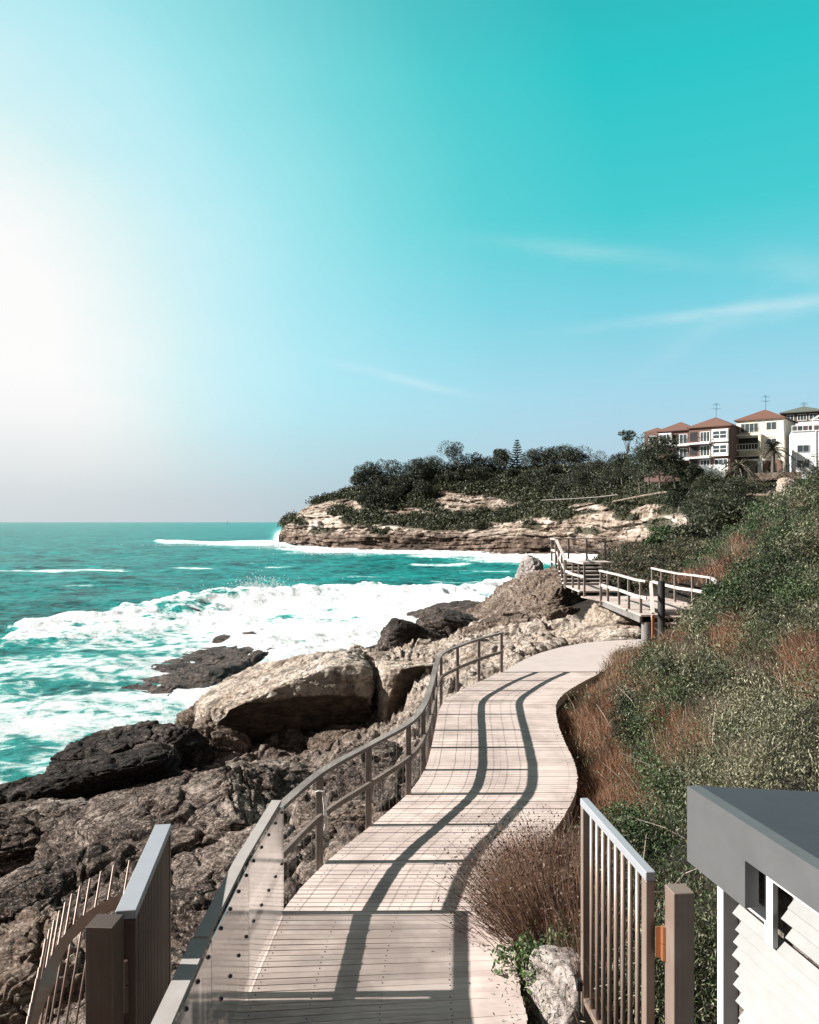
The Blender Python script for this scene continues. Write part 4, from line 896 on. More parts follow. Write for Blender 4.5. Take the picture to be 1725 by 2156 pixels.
# layered outcrop that carries the raised platform
rock('sandstone_outcrop', 'sloping layered sandstone outcrop seaward of the raised platform', (6.4, 41.0, -.85), (3.7, 3.4, 1.95), 'rock_ochre', 70, (4, -15, 6), 5.5, 3, .42, .30, .13, 7, 'outcrop', planes=[((-.62, -.1, .75), .60), ((.1, -.9, -.3), .86)])
rock('sandstone_outcrop', 'low pale layered ledge in front of the sloping outcrop', (5.4, 36.6, -.75), (2.9, 1.6, .72), 'rock_ochre', 71, (2, -7, 8), 4.5, 5, .16, .22, .10, 7, 'outcrop')
rock('sandstone_outcrop', 'pale block under the seaward edge of the platform', (8.3, 33.0, -.15), (1.0, 1.7, .95), 'rock_cream', 72, (0, 4, 0), 4.5, 5, .12, .26, .08, 6, 'outcrop')
rock('sandstone_outcrop', 'low layered ledge behind the two timber piles', (7.2, 29.9, -.35), (1.5, 1.2, .5), 'rock_cream', 73, (0, -4, -10), 4.5, 5, .12, .16, .07, 6, 'outcrop')
rock('sandstone_outcrop', 'flat pale ledge at the far end of the long handrail', (3.9, 28.6, -.62), (1.9, 1.5, .38), 'rock_cream', 74, (0, -5, 12), 4, 5, .1, .14, .08, 6, 'outcrop')
rock('boulder', 'rounded pale boulder on the seaward end of the sloping outcrop', (6.9, 46.5, 1.0), (.75, 1.0, 1.15), 'rock_pale', 75, (0, 10, 0), 2.6, 5, .04, .4, .06, 6, 'boulder')
rock('boulder', 'speckled pink rock at the foot of the barred gate', (1.36, 7.12, -.16), (.30, .42, .40), 'rock_pale', 80, (0, 8, 15), 3.2, 6, .02, .2, .03, 6, 'boulder')
# ------------------------------------------------------------------ headland across the bay, and the slope with the houses
COLS = {  # picture column -> knots from the waterline to the crest (picture row, distance)
 586: [(1153, 306), (1153, 307), (1153, 308), (1153, 309), (1153, 310), (1153, 311)],
 592: [(1151, 300), (1122, 302), (1119, 304), (1118, 308), (1117, 312), (1117, 316)],
 606: [(1154, 291), (1121, 293), (1106, 295), (1104, 301), (1102, 307), (1101, 313)],
 620: [(1157, 285), (1122, 287), (1096, 290), (1088, 297), (1086, 305), (1085, 312)],
 660: [(1159, 272), (1126, 275), (1088, 281), (1074, 290), (1066, 300), (1060, 309)],
 700: [(1161, 262), (1129, 265), (1092, 270), (1075, 282), (1057, 295), (1047, 305)],
 760: [(1166, 245), (1132, 248), (1104, 254), (1078, 268), (1048, 285), (1031, 300)],
 850: [(1166, 236), (1133, 239), (1112, 243), (1082, 262), (1034, 282), (1010, 300)],
 950: [(1168, 229), (1134, 232), (1114, 237), (1082, 252), (1024, 276), (996, 302)],
 1050: [(1171, 219), (1137, 223), (1110, 231), (1070, 250), (1014, 276), (994, 300)],
 1150: [(1174, 209), (1134, 213), (1090, 221), (1058, 237), (1010, 264), (989, 288)],
 1250: [(1178, 200), (1136, 196), (1084, 200), (1052, 216), (1012, 238), (989, 262)],
 1350: [(1178, 186), (1138, 178), (1082, 182), (1052, 185), (1018, 192), (992, 200)],
 1450: [(1180, 150), (1140, 142), (1086, 142), (1046, 145), (1008, 149), (996, 154)],
 1600: [(1180, 112), (1140, 114), (1088, 122), (1046, 132), (1012, 141), (997, 150)],
 1740: [(1180, 92), (1120, 98), (1075, 108), (1036, 120), (1006, 138), (992, 150)],
 2300: [(1180, 92), (1120, 98), (1075, 108), (1036, 120), (1006, 138), (992, 150)]}
ck = np.array(sorted(COLS)); CD = np.array([COLS[c] for c in ck], float)
NU, NV = 560, 200
hu = np.concatenate([np.linspace(586, 1500, 470), np.linspace(1502, 2300, NU - 470)])
tv = np.linspace(0, 5, NV)
def head_knots(u):
    K = np.zeros((len(u), 6, 2))
    for k in range(6):
        for j in range(2): K[:, k, j] = np.interp(u, ck, CD[:, k, j])
    return K
KN = head_knots(hu)
def head_point(u, t):
    """world point on the plain headland surface at picture column u and profile parameter t (0 water .. 5 crest, 5..7 down the far side)"""
    K = head_knots(u); i = np.clip(np.floor(t).astype(int), 0, 4); f = np.clip(t - i, 0, 1)
    a = K[np.arange(len(u)), i]; b = K[np.arange(len(u)), i + 1]
    q = a * (1 - f[:, None]) + b * f[:, None]
    P = np.stack([(u - CX) / F * q[:, 1], q[:, 1], H0 - (q[:, 0] - CY) / F * q[:, 1]], 1)
    return P
UU, TT = np.meshgrid(hu, tv); uu, tt = UU.ravel(), TT.ravel()
P0 = head_point(uu, tt)
wu = uu + 14 * fbm(P0, .05, 3); P0 = head_point(np.clip(wu, 586, 2300), np.clip(tt + .25 * fbm(P0, .07, 3, n=N2) * sstep(0, .4, tt) * sstep(5, 4.6, tt), 0, 5))
rockm = sstep(2.25, 1.9, tt + .5 * fbm(P0, .045, 4)) * sstep(1500, 1430, uu + 30 * fbm(P0, .08, 2))
def patch(cx, cy, rx, ry): 
    py_ = CY + (H0 - P0[:, 2]) / P0[:, 1] * F; px_ = CX + P0[:, 0] / P0[:, 1] * F
    return sstep(1.25, .75, ((px_ - cx) / rx) ** 2 + ((py_ - cy) / ry) ** 2 + .6 * fbm(P0, .12, 3))
for a in ((1000, 1062, 85, 20), (945, 1050, 48, 16), (730, 1068, 50, 18), (860, 1080, 55, 10), (680, 1090, 60, 30), (1380, 1072, 42, 12), (1240, 1070, 40, 9), (1640, 1035, 30, 6)): rockm = np.maximum(rockm, patch(*a))
vegm = (1 - rockm)
for a in ((680, 1118, 26, 7), (800, 1120, 22, 6), (840, 1098, 60, 8), (985, 1108, 50, 9), (1180, 1090, 24, 8), (1240, 1118, 30, 8), (1320, 1088, 30, 9), (1390, 1105, 34, 14), (1410, 1075, 30, 12), (720, 1080, 24, 8), (900, 1095, 90, 10), (1060, 1085, 60, 14), (640, 1100, 16, 5), (1120, 1105, 20, 10), (760, 1098, 40, 9)): vegm = np.maximum(vegm, patch(*a) * .9)
rockm2 = 1 - vegm
# ledges: beds of rock step in and out along the outward direction
out = np.stack([-P0[:, 0] * .25 - .25 * P0[:, 1], -P0[:, 1], 0 * tt], 1); out /= np.linalg.norm(out, axis=1)[:, None]
zl = P0[:, 2] + 2.4 * fbm(P0, .05, 4, n=N2); bstep = 1.15; bed = np.floor(zl / bstep); fr = zl / bstep - bed
hard = N3(np.stack([bed * 5.1, bed * 2.7, (P0[:, 0] + .5 * P0[:, 1]) * .06], 1)) * 1.3 + .7 * np.minimum(sstep(0, .2, fr), sstep(1, .8, fr)) - .5
blk = N2(np.stack([np.floor((P0[:, 0] + .6 * P0[:, 1] + 2 * fbm(P0, .2, 2)) * .22 + bed * .37) * 3.7, bed * 4.3, 0 * tt + .3], 1))
P1 = P0 + out * (rockm * (1.0 * hard + 3.0 * blk + 3.2 * fbm(P0, .13, 6, .62, n=N3) + 1.5 * fbm(P0, .2, 4, ridged=True)) * sstep(586, 600, uu))[:, None]
P1[:, 2] += vegm * 1.2 * fbm(P0, .1, 4) * sstep(0, 1, tt)
# caves along the foot
cave = sstep(.18, .4, fbm(xyz(P0[:, 0], P0[:, 1] * .4), .06, 3)) * sstep(.1, .35, tt) * sstep(1.0, .75, tt)
P1 -= out * (cave * 3.2)[:, None]
# close the body: run the crest down behind to below the sea
back = []
for k, (dd, dz) in enumerate(((12, -1), (40, -8), (90, -30), (110, -60))):
    q = P1.reshape(NV, NU, 3)[-1].copy(); q[:, 1] += dd; q[:, 0] += dd * (q[:, 0] / q[:, 1]); q[:, 2] = np.maximum(q[:, 2] + dz * (1 - .9 * sstep(1280, 1480, hu)), SEA - 3); back.append(q)
front = P1.reshape(NV, NU, 3)[0].copy(); front[:, 2] = SEA - 3
ALL = np.concatenate([front[None], P1.reshape(NV, NU, 3), np.stack(back)]); nr = ALL.shape[0]
hid = np.arange(nr * NU).reshape(nr, NU); HF = np.stack([hid[:-1, :-1], hid[:-1, 1:], hid[1:, 1:], hid[1:, :-1]], -1).reshape(-1, 4)
ra = np.concatenate([np.ones(NU), rockm2, np.zeros(NU * 4)])
def head_mat():
    t = NT('headland_rock'); p = t.pos(); z_ = t.new('ShaderNodeSeparateXYZ', {0: p}).outputs[2]
    st = t.noise(t.mapping(p, (.16, .16, 1.0), rot=(.05, .06, 0)), .8, 7, .72, 1.2); md = t.noise(t.mapping(p, (1, 1, 1.8)), .28, 7, .7, .6); big = t.noise(p, .05, 3, .5)
    f = t.math('ADD', t.math('MULTIPLY', st, .5), t.math('ADD', t.math('MULTIPLY', md, .45), t.math('MULTIPLY', big, .35)))
    pale = t.ramp(f, [(.51, (.03, .025, .021)), (.59, (.17, .125, .095)), (.67, (.40, .325, .265)), (.80, (.68, .63, .57))])
    low = t.ramp(f, [(.50, (.025, .019, .016)), (.66, (.12, .085, .066)), (.86, (.38, .30, .245))])
    hz = t.new('ShaderNodeMapRange', {'Value': t.math('ADD', z_, t.math('MULTIPLY', t.math('SUBTRACT', md, .5), 3.0)), 'From Min': -.6, 'From Max': 1.6}).outputs[0]
    c = t.mix(hz, low, pale)
    c = t.mix(t.attr('rock'), t.ramp(md, [(.35, (.022, .024, .014)), (.6, (.05, .05, .028)), (.75, (.13, .11, .07))]), c)
    return t.fin(c, .9, t.bump(t.math('ADD', md, st), 1.0, .9), spec=.15)
M['headland'] = head_mat()
hd = mesh_obj('headland', ALL.reshape(-1, 3), HF, M['headland'], smooth=True, attrs={'rock': ra})
tag(hd, 'banded sandstone headland with cliffs and scrub across the bay', kind='structure')

# ------------------------------------------------------------------ scrub over the headland (one far mass), then single trees
rng = np.random.default_rng(77)
cell = np.where((vegm > .5) & (tt > .95) & (uu > 604) & (uu < 1780))[0]
P1f = P1
wt = (P0[cell, 1] / 200) ** 2 * (.3 + sstep(1, 2.5, tt[cell]))
def pick(n): return rng.choice(cell, n, p=wt / wt.sum())
def bush_leaves(c, rad, nper, L, lump=.25, flat=.75):
    n = len(c); u = rng.normal(size=(n, nper, 3)); u /= np.linalg.norm(u, axis=2)[..., None]
    u[..., 2] = np.abs(u[..., 2]) * flat * 1.15 - .15; rr = rng.uniform(.72, 1.05, (n, nper, 1))
    q = c[:, None] + u * rr * rad[:, None, None]; q = q + .3 * L * rng.normal(size=q.shape)
    return q.reshape(-1, 3), np.repeat(L * np.ones(n), nper)
b = pick(2300); rad = rng.uniform(.7, 2.0, len(b)) * (1 + .5 * (tt[b] > 3)) * np.clip(P1f[b, 1] / 200, .6, 1.3)
q, L = bush_leaves(P1f[b], rad, 70, .62 , flat=.8)
M['leaf_far_scrub'] = leaf_mat('leaf_far_scrub', [(.012, .016, .009), (.03, .038, .018), (.058, .066, .03), (.10, .10, .055)], .12)
V, Fq = leaf_quads(rng, q, L * np.clip(q[:, 1] / 230, .5, 1.2), .42 * np.clip(q[:, 1] / 230, .5, 1.2), up=.5)
tag(mesh_obj('headland_scrub', V, Fq, M['leaf_far_scrub']), 'dark coastal scrub covering the far headland and the slope below the houses', 'scrub', kind='stuff')
b = pick(500); q, L = bush_leaves(P1f[b] + np.array([0, 0, .4]), rng.uniform(.7, 1.5, len(b)), 50, .5)
V, Fq = leaf_quads(rng, q, L * np.clip(q[:, 1] / 230, .5, 1.2), .34 * np.clip(q[:, 1] / 230, .5, 1.2), up=.5)
M['leaf_far_olive'] = leaf_mat('leaf_far_olive', [(.03, .034, .016), (.07, .072, .036), (.12, .115, .065)], .15)
tag(mesh_obj('headland_heath', V, Fq, M['leaf_far_olive']), 'paler olive heath between the dark scrub of the headland', 'heath', kind='stuff')

def headz(px, row, d): return pt(px, row, d)
def tree(name, label, base, h, wd, mat='leaf_far', clumps=9, leaf=.5, seed=0, trunk=.35, group=None, bare=.3, flat=.8, nl=260, cat='tree'):
    r = np.random.default_rng(seed); base = np.array(base, float); T_ = empty(name, base, label, cat, group)
    tm = MB(); lean = r.normal(size=2) * .08 * h; top = base + np.array([lean[0], lean[1], h * .72])
    tm.tube([base - [0, 0, .8], base + (top - base) * .4 + r.normal(size=3) * .02 * h, top], [trunk, trunk * .75, trunk * .25], 7)
    cs = []
    for k in range(clumps):
        an = 2 * math.pi * (k / clumps) + r.uniform(-.4, .4); rr = wd * .5 * r.uniform(.25, .72)
        c_ = base + np.array([rr * math.cos(an) + lean[0], rr * math.sin(an) + lean[1], h * (bare + (1 - bare) * r.uniform(.25, .86))])
        cs.append((c_, wd * r.uniform(.17, .30)))
        tm.tube([base + (top - base) * r.uniform(.35, .7), (base + top) / 2 * .3 + c_ * .7, c_], [trunk * .4, trunk * .25, trunk * .08], 5)
    cs.append((base + np.array([lean[0], lean[1], h * .82]), wd * .24))
    tm.build('trunk', M['bark'], T_)
    qs = []
    for c_, rad in cs:
        u = r.normal(size=(nl, 3)); u /= np.linalg.norm(u, axis=1)[:, None]; u[:, 2] *= flat
        qs.append(c_ + u * rad * r.uniform(.45, 1.1, (nl, 1)) ** .6)
    q = np.concatenate(qs); V, Fq = leaf_quads(r, q, leaf, leaf * .6, up=.4)
    mesh_obj('crown', V, Fq, M[mat], T_); return T_
def ground_pt(px, row, d): return pt(px, row, d)
TR = [(767, 1050, 288, 9.5, 7.5, 'small dark rounded tree at the seaward end of the headland ridge'), (797, 1044, 290, 9.5, 8, 'second dark rounded tree from the seaward end of the headland ridge'), (825, 1060, 285, 13.0, 9.5, 'dark tree right of the second ridge tree, growing lower on the slope'),
      (862, 1062, 285, 13.5, 9.5, 'tall dark tree at the left of the thick tree belt on the headland'), (893, 1060, 286, 14.0, 10, 'dense dark tree in the middle of the thick tree belt on the headland'), (920, 1050, 288, 13.0, 9.5, 'dark tree just left of the highest headland tree'),
      (948, 1042, 290, 15.5, 10, 'highest broad dark tree standing up from the headland ridge'), (985, 1030, 292, 10.5, 9, 'dark ridge tree right of the highest headland tree'), (1015, 1012, 294, 6.5, 7, 'low dark tree in the dip of the headland ridge'), (1053, 1003, 290, 8.0, 7.0, 'scraggly tree immediately left of the tiered pine'),
      (1130, 1000, 285, 7.0, 9, 'spreading dark tree right of the tiered pine'), (1170, 995, 282, 7.0, 9, 'flat topped dark tree right of the spreading ridge tree'), (1212, 990, 275, 5.5, 9, 'low dark tree at the right end of the headland ridge')]
for i, (px, row, d, h, wd, lb) in enumerate(TR): tree('ridge_tree', lb, pt(px, row, d), h * 1.22, wd * 1.3, 'leaf_far', 11, .48, 100 + i, .3, 'dark trees along the headland ridge', .18, .85, 430)
TN = [(1366, 1012, 152, 6.0, 4.5, 'leaf_dark', 'dark tree at the left corner of the older brick wing'), (1255, 1005, 225, 7.0, 8.0, 'leaf_far', 'dark spreading tree on the ridge left of the umbrella tree'), (1285, 1020, 205, 7.0, 7.0, 'leaf_far', 'dark tree stepping up the ridge beside the umbrella tree'), (1225, 1035, 225, 5.5, 8.0, 'leaf_far', 'low dark tree above the seaward end of the pale cliff'), (1460, 1178, 78, 3.4, 5.0, 'leaf_dark', 'dark tree on the rise behind the landward platform railing'), (1398, 1196, 66, 2.2, 3.6, 'leaf_green', 'low green bush tree on the rise behind the dark post'), (1545, 1150, 70, 3.6, 5.0, 'leaf_dark', 'dark tree on the rise at the edge of the steep bank'), (1500, 1120, 100, 4.2, 6.5, 'leaf_dark', 'broad dark tree between the pale cliff and the steep bank'), (1310, 1012, 190, 6.4, 5.2, 'leaf_dark', 'rounded dark tree below the thin umbrella tree'), (1348, 1030, 165, 8.5, 6.5, 'leaf_dark', 'dark tree between the umbrella tree and the brick apartment block'), (1390, 1018, 140, 8.4, 7.0, 'leaf_dark', 'tallest dark tree, standing in front of the brick apartment block'),
      (1422, 1018, 139, 4.8, 4.6, 'leaf_dark', 'dark tree right of the tallest tree, under the brick balconies'), (1452, 1030, 138, 4.4, 4.4, 'leaf_dark', 'bushy dark tree left of the low white garden wall'), (1495, 1052, 132, 4.2, 5.2, 'leaf_dark', 'dark tree directly below the low white garden wall'),
      (1535, 1085, 118, 5.2, 6.5, 'leaf_dark', 'broad dark tree on the slope below the squat palm'), (1478, 1105, 122, 4.6, 6.5, 'leaf_dark', 'broad dark tree right of the pale cliff'), (1430, 1068, 140, 3.6, 5.5, 'leaf_dark', 'low dark tree above the right end of the pale cliff'), (1515, 1142, 95, 3.6, 5.5, 'leaf_dark', 'dark bushy tree low on the slope above the raised platform'), (1400, 1150, 110, 2.4, 4.4, 'leaf_green', 'green bushy tree below the pale cliff beside the path'), (1430, 1175, 85, 2.0, 3.6, 'leaf_green', 'small green bush tree just above the upper stairs')]
for i, (px, row, d, h, wd, mt, lb) in enumerate(TN): tree('slope_tree', lb, pt(px, row, d), h, wd, mt, 13, .30, 200 + i, .2, 'dark trees on the slope below the houses', .0, .9, 420)
r4 = np.random.default_rng(12)
for i in range(46):
    px = r4.uniform(775, 1330); cr_ = np.interp(px, [760, 850, 950, 1050, 1150, 1250, 1330], [1045, 1030, 1022, 1018, 1018, 1020, 1022]); row = cr_ + r4.uniform(0, 40) * (1 if px < 1010 else .8); dd = np.interp(px, [760, 1050, 1150, 1250, 1350], [284, 282, 262, 235, 190]) - (row - cr_) * .35
    tree('canopy_tree', 'dark rounded tree in the continuous canopy on the headland slope', pt(px, row, dd), r4.uniform(4.5, 8.5), r4.uniform(6, 10), 'leaf_far', 7, .5, 900 + i, .2, 'trees of the headland canopy', .0, .9, 240)
tree('umbrella_tree', 'thin bare-stemmed tree with a flat crown left of the brick apartment block', pt(1322, 985, 188), 8.4, 4.8, 'leaf_far', 7, .34, 300, .22, None, .72, .55, 150)
tree('bare_tree', 'sparse leafless-looking tree behind the thick tree belt', pt(905, 995, 300), 6.5, 6, 'leaf_far', 6, .3, 301, .18, None, .6, .6, 26)

# tiered pine on the ridge
b = pt(1089, 1012, 290); pine = empty('tiered_pine', b, 'tall symmetrical tiered pine standing alone on the headland ridge', 'tree')
hh = 14.6; MB().tube([b - [0, 0, 1], b + [0, 0, hh * .5], b + [0, 0, hh]], [.32, .22, .05], 7).build('trunk', M['bark'], pine)
r = np.random.default_rng(3); qs, ax = [], []; bm_ = MB()
for k in range(13):
    z_ = hh * (.26 + .72 * k / 12); Lb = 3.3 * (1 - (k / 12.6)) ** .8 + .25
    for j in range(7):
        an = j * 2 * math.pi / 7 + k * .4; dv = np.array([math.cos(an), math.sin(an), .10]); st = b + [0, 0, z_]
        m = int(26 * Lb / 3) + 6; s_ = r.uniform(.12, 1, m)[:, None]
        qs.append(st + dv * Lb * s_ + np.array([0, 0, .30]) * s_ ** 2 * Lb * .5 + r.normal(size=(m, 3)) * np.array([.16, .16, .10])); ax.append(np.tile(dv, (m, 1)))
        bm_.tube([st, st + dv * Lb * .6, st + dv * Lb + [0, 0, .15 * Lb]], [.06, .04, .02], 4)
V, Fq = leaf_quads(r, np.concatenate(qs), .6, .26, np.concatenate(ax), .3)
mesh_obj('crown', V, Fq, M['leaf_far'], pine); bm_.build('branch', M['bark'], pine)

def palm(label, base, ht, rad, seed, nf=40):
    r = np.random.default_rng(seed); base = np.array(base, float); p = empty('palm_tree', base, label, 'palm tree', 'palms in front of the houses')
    top = base + [0, 0, ht]
    MB().tube([base - [0, 0, .8], base + [0, 0, ht * .3], base + [0, 0, ht * .8], top], [.42, .34, .34, .45], 9).build('trunk', M['bark'], p)
    ql, al, fm = [], [], MB()
    for k in range(nf):
        an = k * 2.4 + r.uniform(-.2, .2); el = r.uniform(-.35, 1.35); L = rad * r.uniform(.85, 1.1)
        d0 = np.array([math.cos(an) * math.cos(el), math.sin(an) * math.cos(el), math.sin(el)]); pts = []
        for t_ in np.linspace(0, 1, 7): pts.append(top + d0 * L * t_ + np.array([0, 0, -1]) * .62 * L * t_ ** 2)
        pts = np.array(pts); fm.tube(pts, [.06, .05, .045, .04, .03, .02, .01], 4)
        for t_ in np.linspace(.12, 1, 24):
            c_ = np.array([np.interp(t_, np.linspace(0, 1, 7), pts[:, i]) for i in range(3)]); tg_ = d0 + np.array([0, 0, -1.24 * t_]); tg_ /= np.linalg.norm(tg_)
            sd_ = np.cross(tg_, [0, 0, 1]); sd_ /= np.linalg.norm(sd_) + 1e-6
            for sg in (-1, 1):
                a_ = sd_ * sg * .75 + tg_ * .6 + np.array([0, 0, .1]); a_ /= np.linalg.norm(a_); ll = .55 * (1 - .5 * t_) * rad / 3.2
                ql.append(c_ + a_ * ll * .5); al.append(a_)
    ql, al = np.array(ql), np.array(al); u = al; nn = r.normal(size=ql.shape) * .4 + [0, 0, 1]; v = np.cross(u, nn); v /= np.linalg.norm(v, axis=1)[:, None]; Lq = .62 * rad / 3.2
    V = np.stack([ql - u * Lq / 2, ql + v * .05, ql + u * Lq / 2, ql - v * .05], 1).reshape(-1, 3)
    cr = mesh_obj('crown', V, np.arange(len(V)).reshape(-1, 4), M['leaf_palm'], p); fm.build('frond_stem', M['twig'], p)
M['leaf_palm'] = leaf_mat('leaf_palm', [(.02, .022, .012), (.055, .055, .03), (.12, .11, .07)], .15)
palm('squat palm with a wide drooping crown in front of the cream house', pt(1556, 1030, 134), 3.6, 4.0, 1, 46)
palm('taller palm in front of the lane between the cream house and the white house', pt(1628, 1003, 140), 4.6, 3.4, 2, 40)

# ------------------------------------------------------------------ houses on the slope
def paint(name, c, v=.06): return plain(name, c, .8, 0, v, .6)
def brick(name, c0, c1):
    t = NT(name); p = t.pos(); z_ = t.new('ShaderNodeSeparateXYZ', {0: p}).outputs[2]
    co = t.math('FRACT', t.math('MULTIPLY', z_, 7.0)); n = t.noise(p, 3.0, 4, .6)
    c = t.mix(n, c0, c1); c = t.mix(t.ramp(co, [(.80, .0), (.86, .55)]), c, (.32, .27, .24)); return t.fin(c, .9)
M['brick_red'] = brick('brick_red', (.09, .043, .033), (.145, .072, .054)); M['brick_dark'] = brick('brick_dark', (.05, .028, .023), (.085, .048, .04))
M['cream'] = paint('cream_render', (.66, .62, .52)); M['white_wall'] = paint('white_render', (.80, .80, .79)); M['trim'] = paint('white_trim', (.78, .77, .75))
def tile_mat(name, c0, c1):
    t = NT(name); p = t.pos(); n = t.noise(p, 2.2, 5, .65); wv = t.math('FRACT', t.math('MULTIPLY', t.new('ShaderNodeSeparateXYZ', {0: p}).outputs[2], 5.0))
    c = t.mix(n, c0, c1); c = t.mix(t.ramp(wv, [(0, .45), (.25, 0.)]), c, tuple(x * .45 for x in c0)); return t.fin(c, .85)
M['tile_red'] = tile_mat('roof_tile_red', (.10, .045, .03), (.165, .076, .052)); M['tile_brown'] = tile_mat('roof_tile_brown', (.10, .05, .036), (.165, .083, .06)); M['tile_green'] = tile_mat('roof_tile_green', (.07, .082, .068), (.115, .13, .108))
tg_ = NT('window_glass'); tg_.fin((.05, .065, .07), .08, None, 0.0, .8); M['glass'] = tg_.m
M['open_shade'] = plain('recess_shade_black', (.02, .02, .02), .9)  # flat dark panels paint the shade of recesses and openings
class House:
    def __init__(s, name, label, px, row, d, yaw):
        s.o = pt(px, row, d); s.a = R(yaw); s.ex = np.array([math.cos(s.a), math.sin(s.a), 0]); s.ey = np.array([-math.sin(s.a), math.cos(s.a), 0]); s.ez = np.array([0, 0, 1.])
        s.e = empty(name, s.o, label, 'house')
    def box(s, nm, mat, lo, hi, par=None, bev=0): return MB().frame(s.o, s.ex, s.ey, s.ez, lo, hi, bev).build(nm, M[mat], par or s.e)
    def p(s, x, y, z): return s.o + s.ex * x + s.ey * y + s.ez * z
    def hip(s, mat, x0, y0, x1, y1, z, h, ov=.45, ridge=0.0):
        x0 -= ov; y0 -= ov; x1 += ov; y1 += ov; w_, d_ = x1 - x0, y1 - y0; m = min(w_, d_) / 2 * (1 - ridge)
        b_ = [(x0, y0), (x1, y0), (x1, y1), (x0, y1)]
        if d_ >= w_: t_ = [((x0 + x1) / 2, y0 + m), ((x0 + x1) / 2, y1 - m)]; fs = [(4, 5, 8), (5, 6, 9, 8), (6, 7, 9), (7, 4, 8, 9)]
        else: t_ = [(x0 + m, (y0 + y1) / 2), (x1 - m, (y0 + y1) / 2)]; fs = [(4, 5, 9, 8), (5, 6, 9), (6, 7, 8, 9), (7, 4, 8)]
        v = [s.p(a, b, z) for a, b in b_] + [s.p(a, b, z + .18) for a, b in b_] + [s.p(a, b, z + .18 + h) for a, b in t_]
        f = [(3, 2, 1, 0), (0, 1, 5, 4), (1, 2, 6, 5), (2, 3, 7, 6), (3, 0, 4, 7)] + fs
        return mesh_obj('roof', v, f, M[mat], s.e)
    def window(s, x0, x1, z0, z1, y=0.0, nx=2, nz=1, fr='trim', bay=0.0, t=.09):
        if bay: s.box('bay', fr, (x0 - .12, y - bay, z0 - .45), (x1 + .12, y - .002, z1 + .2)); y = y - bay
        m = MB(); F_ = lambda lo, hi: m.frame(s.o, s.ex, s.ey, s.ez, lo, hi)
        ya, yb_ = y - .075, y - .004
        F_((x0, ya, z0), (x0 + t, yb_, z1)); F_((x1 - t, ya, z0), (x1, yb_, z1)); F_((x0 + t, ya, z0), (x1 - t, yb_, z0 + t)); F_((x0 + t, ya, z1 - t), (x1 - t, yb_, z1))
        for k in range(1, nx): xx = x0 + (x1 - x0) * k / nx; F_((xx - t * .35, ya + .004, z0 + t), (xx + t * .35, yb_, z1 - t))
        for k in range(1, nz): zz_ = z0 + (z1 - z0) * k / nz; F_((x0 + t, ya + .008, zz_ - t * .3), (x1 - t, yb_, zz_ + t * .3))
        w_ = m.build('window', M[fr], s.e)
        s.box('pane', 'glass', (x0 + t * .8, y - .04, z0 + t * .8), (x1 - t * .8, y - .02, z1 - t * .8), w_)
    def balcony(s, x0, x1, z, depth=1.3, y=0.0, mat='trim', railm='trim', nb=9, solid=False):
        b_ = s.box('balcony', mat, (x0, y - depth, z - .28), (x1, y - .001, z))
        if solid: s.box('parapet', mat, (x0, y - depth, z + .001), (x1, y - depth + .12, z + .85), b_); return
        m = MB()
        m.frame(s.o, s.ex, s.ey, s.ez, (x0, y - depth + .02, z + .92), (x1, y - depth + .08, z + 1.0))
        for k in range(nb): xx = x0 + (x1 - x0 - .05) * k / (nb - 1); m.frame(s.o, s.ex, s.ey, s.ez, (xx, y - depth + .03, z), (xx + .05, y - depth + .07, z + .92))
        m.build('railing', M[railm], b_)
def antenna(label, base, h, seed):
    base = np.array(base); m = MB(); m.tube([base, base + [0, 0, h]], .035, 5)
    for z_, w_ in ((.98, .55), (.9, .8), (.66, .9), (.62, .45)): m.tube([base + [-w_, .0, h * z_], base + [w_, .0, h * z_]], .02, 4)
    m.tube([base + [0, -.4, h * .94], base + [.0, .5, h * .94]], .02, 4)
    tag(m.build('antenna', M['bolt'], None, origin=tuple(base)), label, 'antenna')
S = 150 / F
def Wp(npx): return npx * S
# red brick apartment block, right wing
H_ = House('apartment_block', 'red brick apartment block wing with white bay windows and a shaded side wall', 1451, 997, 150, -38)
wW = Wp(80) / .96; 
H_.box('wall', 'brick_red', (0, 0, -2), (wW, 9.5, 8.35)); H_.hip('tile_brown', 0, 0, wW, 9.5, 8.35, 2.0, .4, .0)
H_.box('side_wall', 'brick_dark', (wW + .002, .05, -2), (wW + .06, 9.45, 8.3))  # darker brick skin paints in the shade of this side
k = wW / 80
for z_ in (5.55, 2.95): H_.balcony(-.4, 44 * k, z_, 1.2, 0, 'trim', 'black_iron' if False else 'bolt')
H_.balcony(.2, wW + .1, .55, 1.5, 0, 'trim', 'bolt', 14)
for z_ in (5.7, 3.1): H_.window(22 * k, 42 * k, z_, z_ + 1.9, 0, 3); H_.window(48 * k, 77 * k, z_ - .2 + .5, z_ + 1.9, 0, 2, 2, bay=.55, t=.16)
for x0, x1 in ((22, 42), (50, 76)): H_.window(x0 * k, x1 * k, .7, 2.45, 0, 3)
for z_ in (5.9, 3.3, .9): H_.box('recess_shade', 'open_shade', (2 * k, -.02, z_), (17 * k, -.003, z_ + 1.7))
antenna('tall television antenna on the brick block with white bay windows', H_.p(wW * .52, 3.6, 10.2), 2.9, 1)
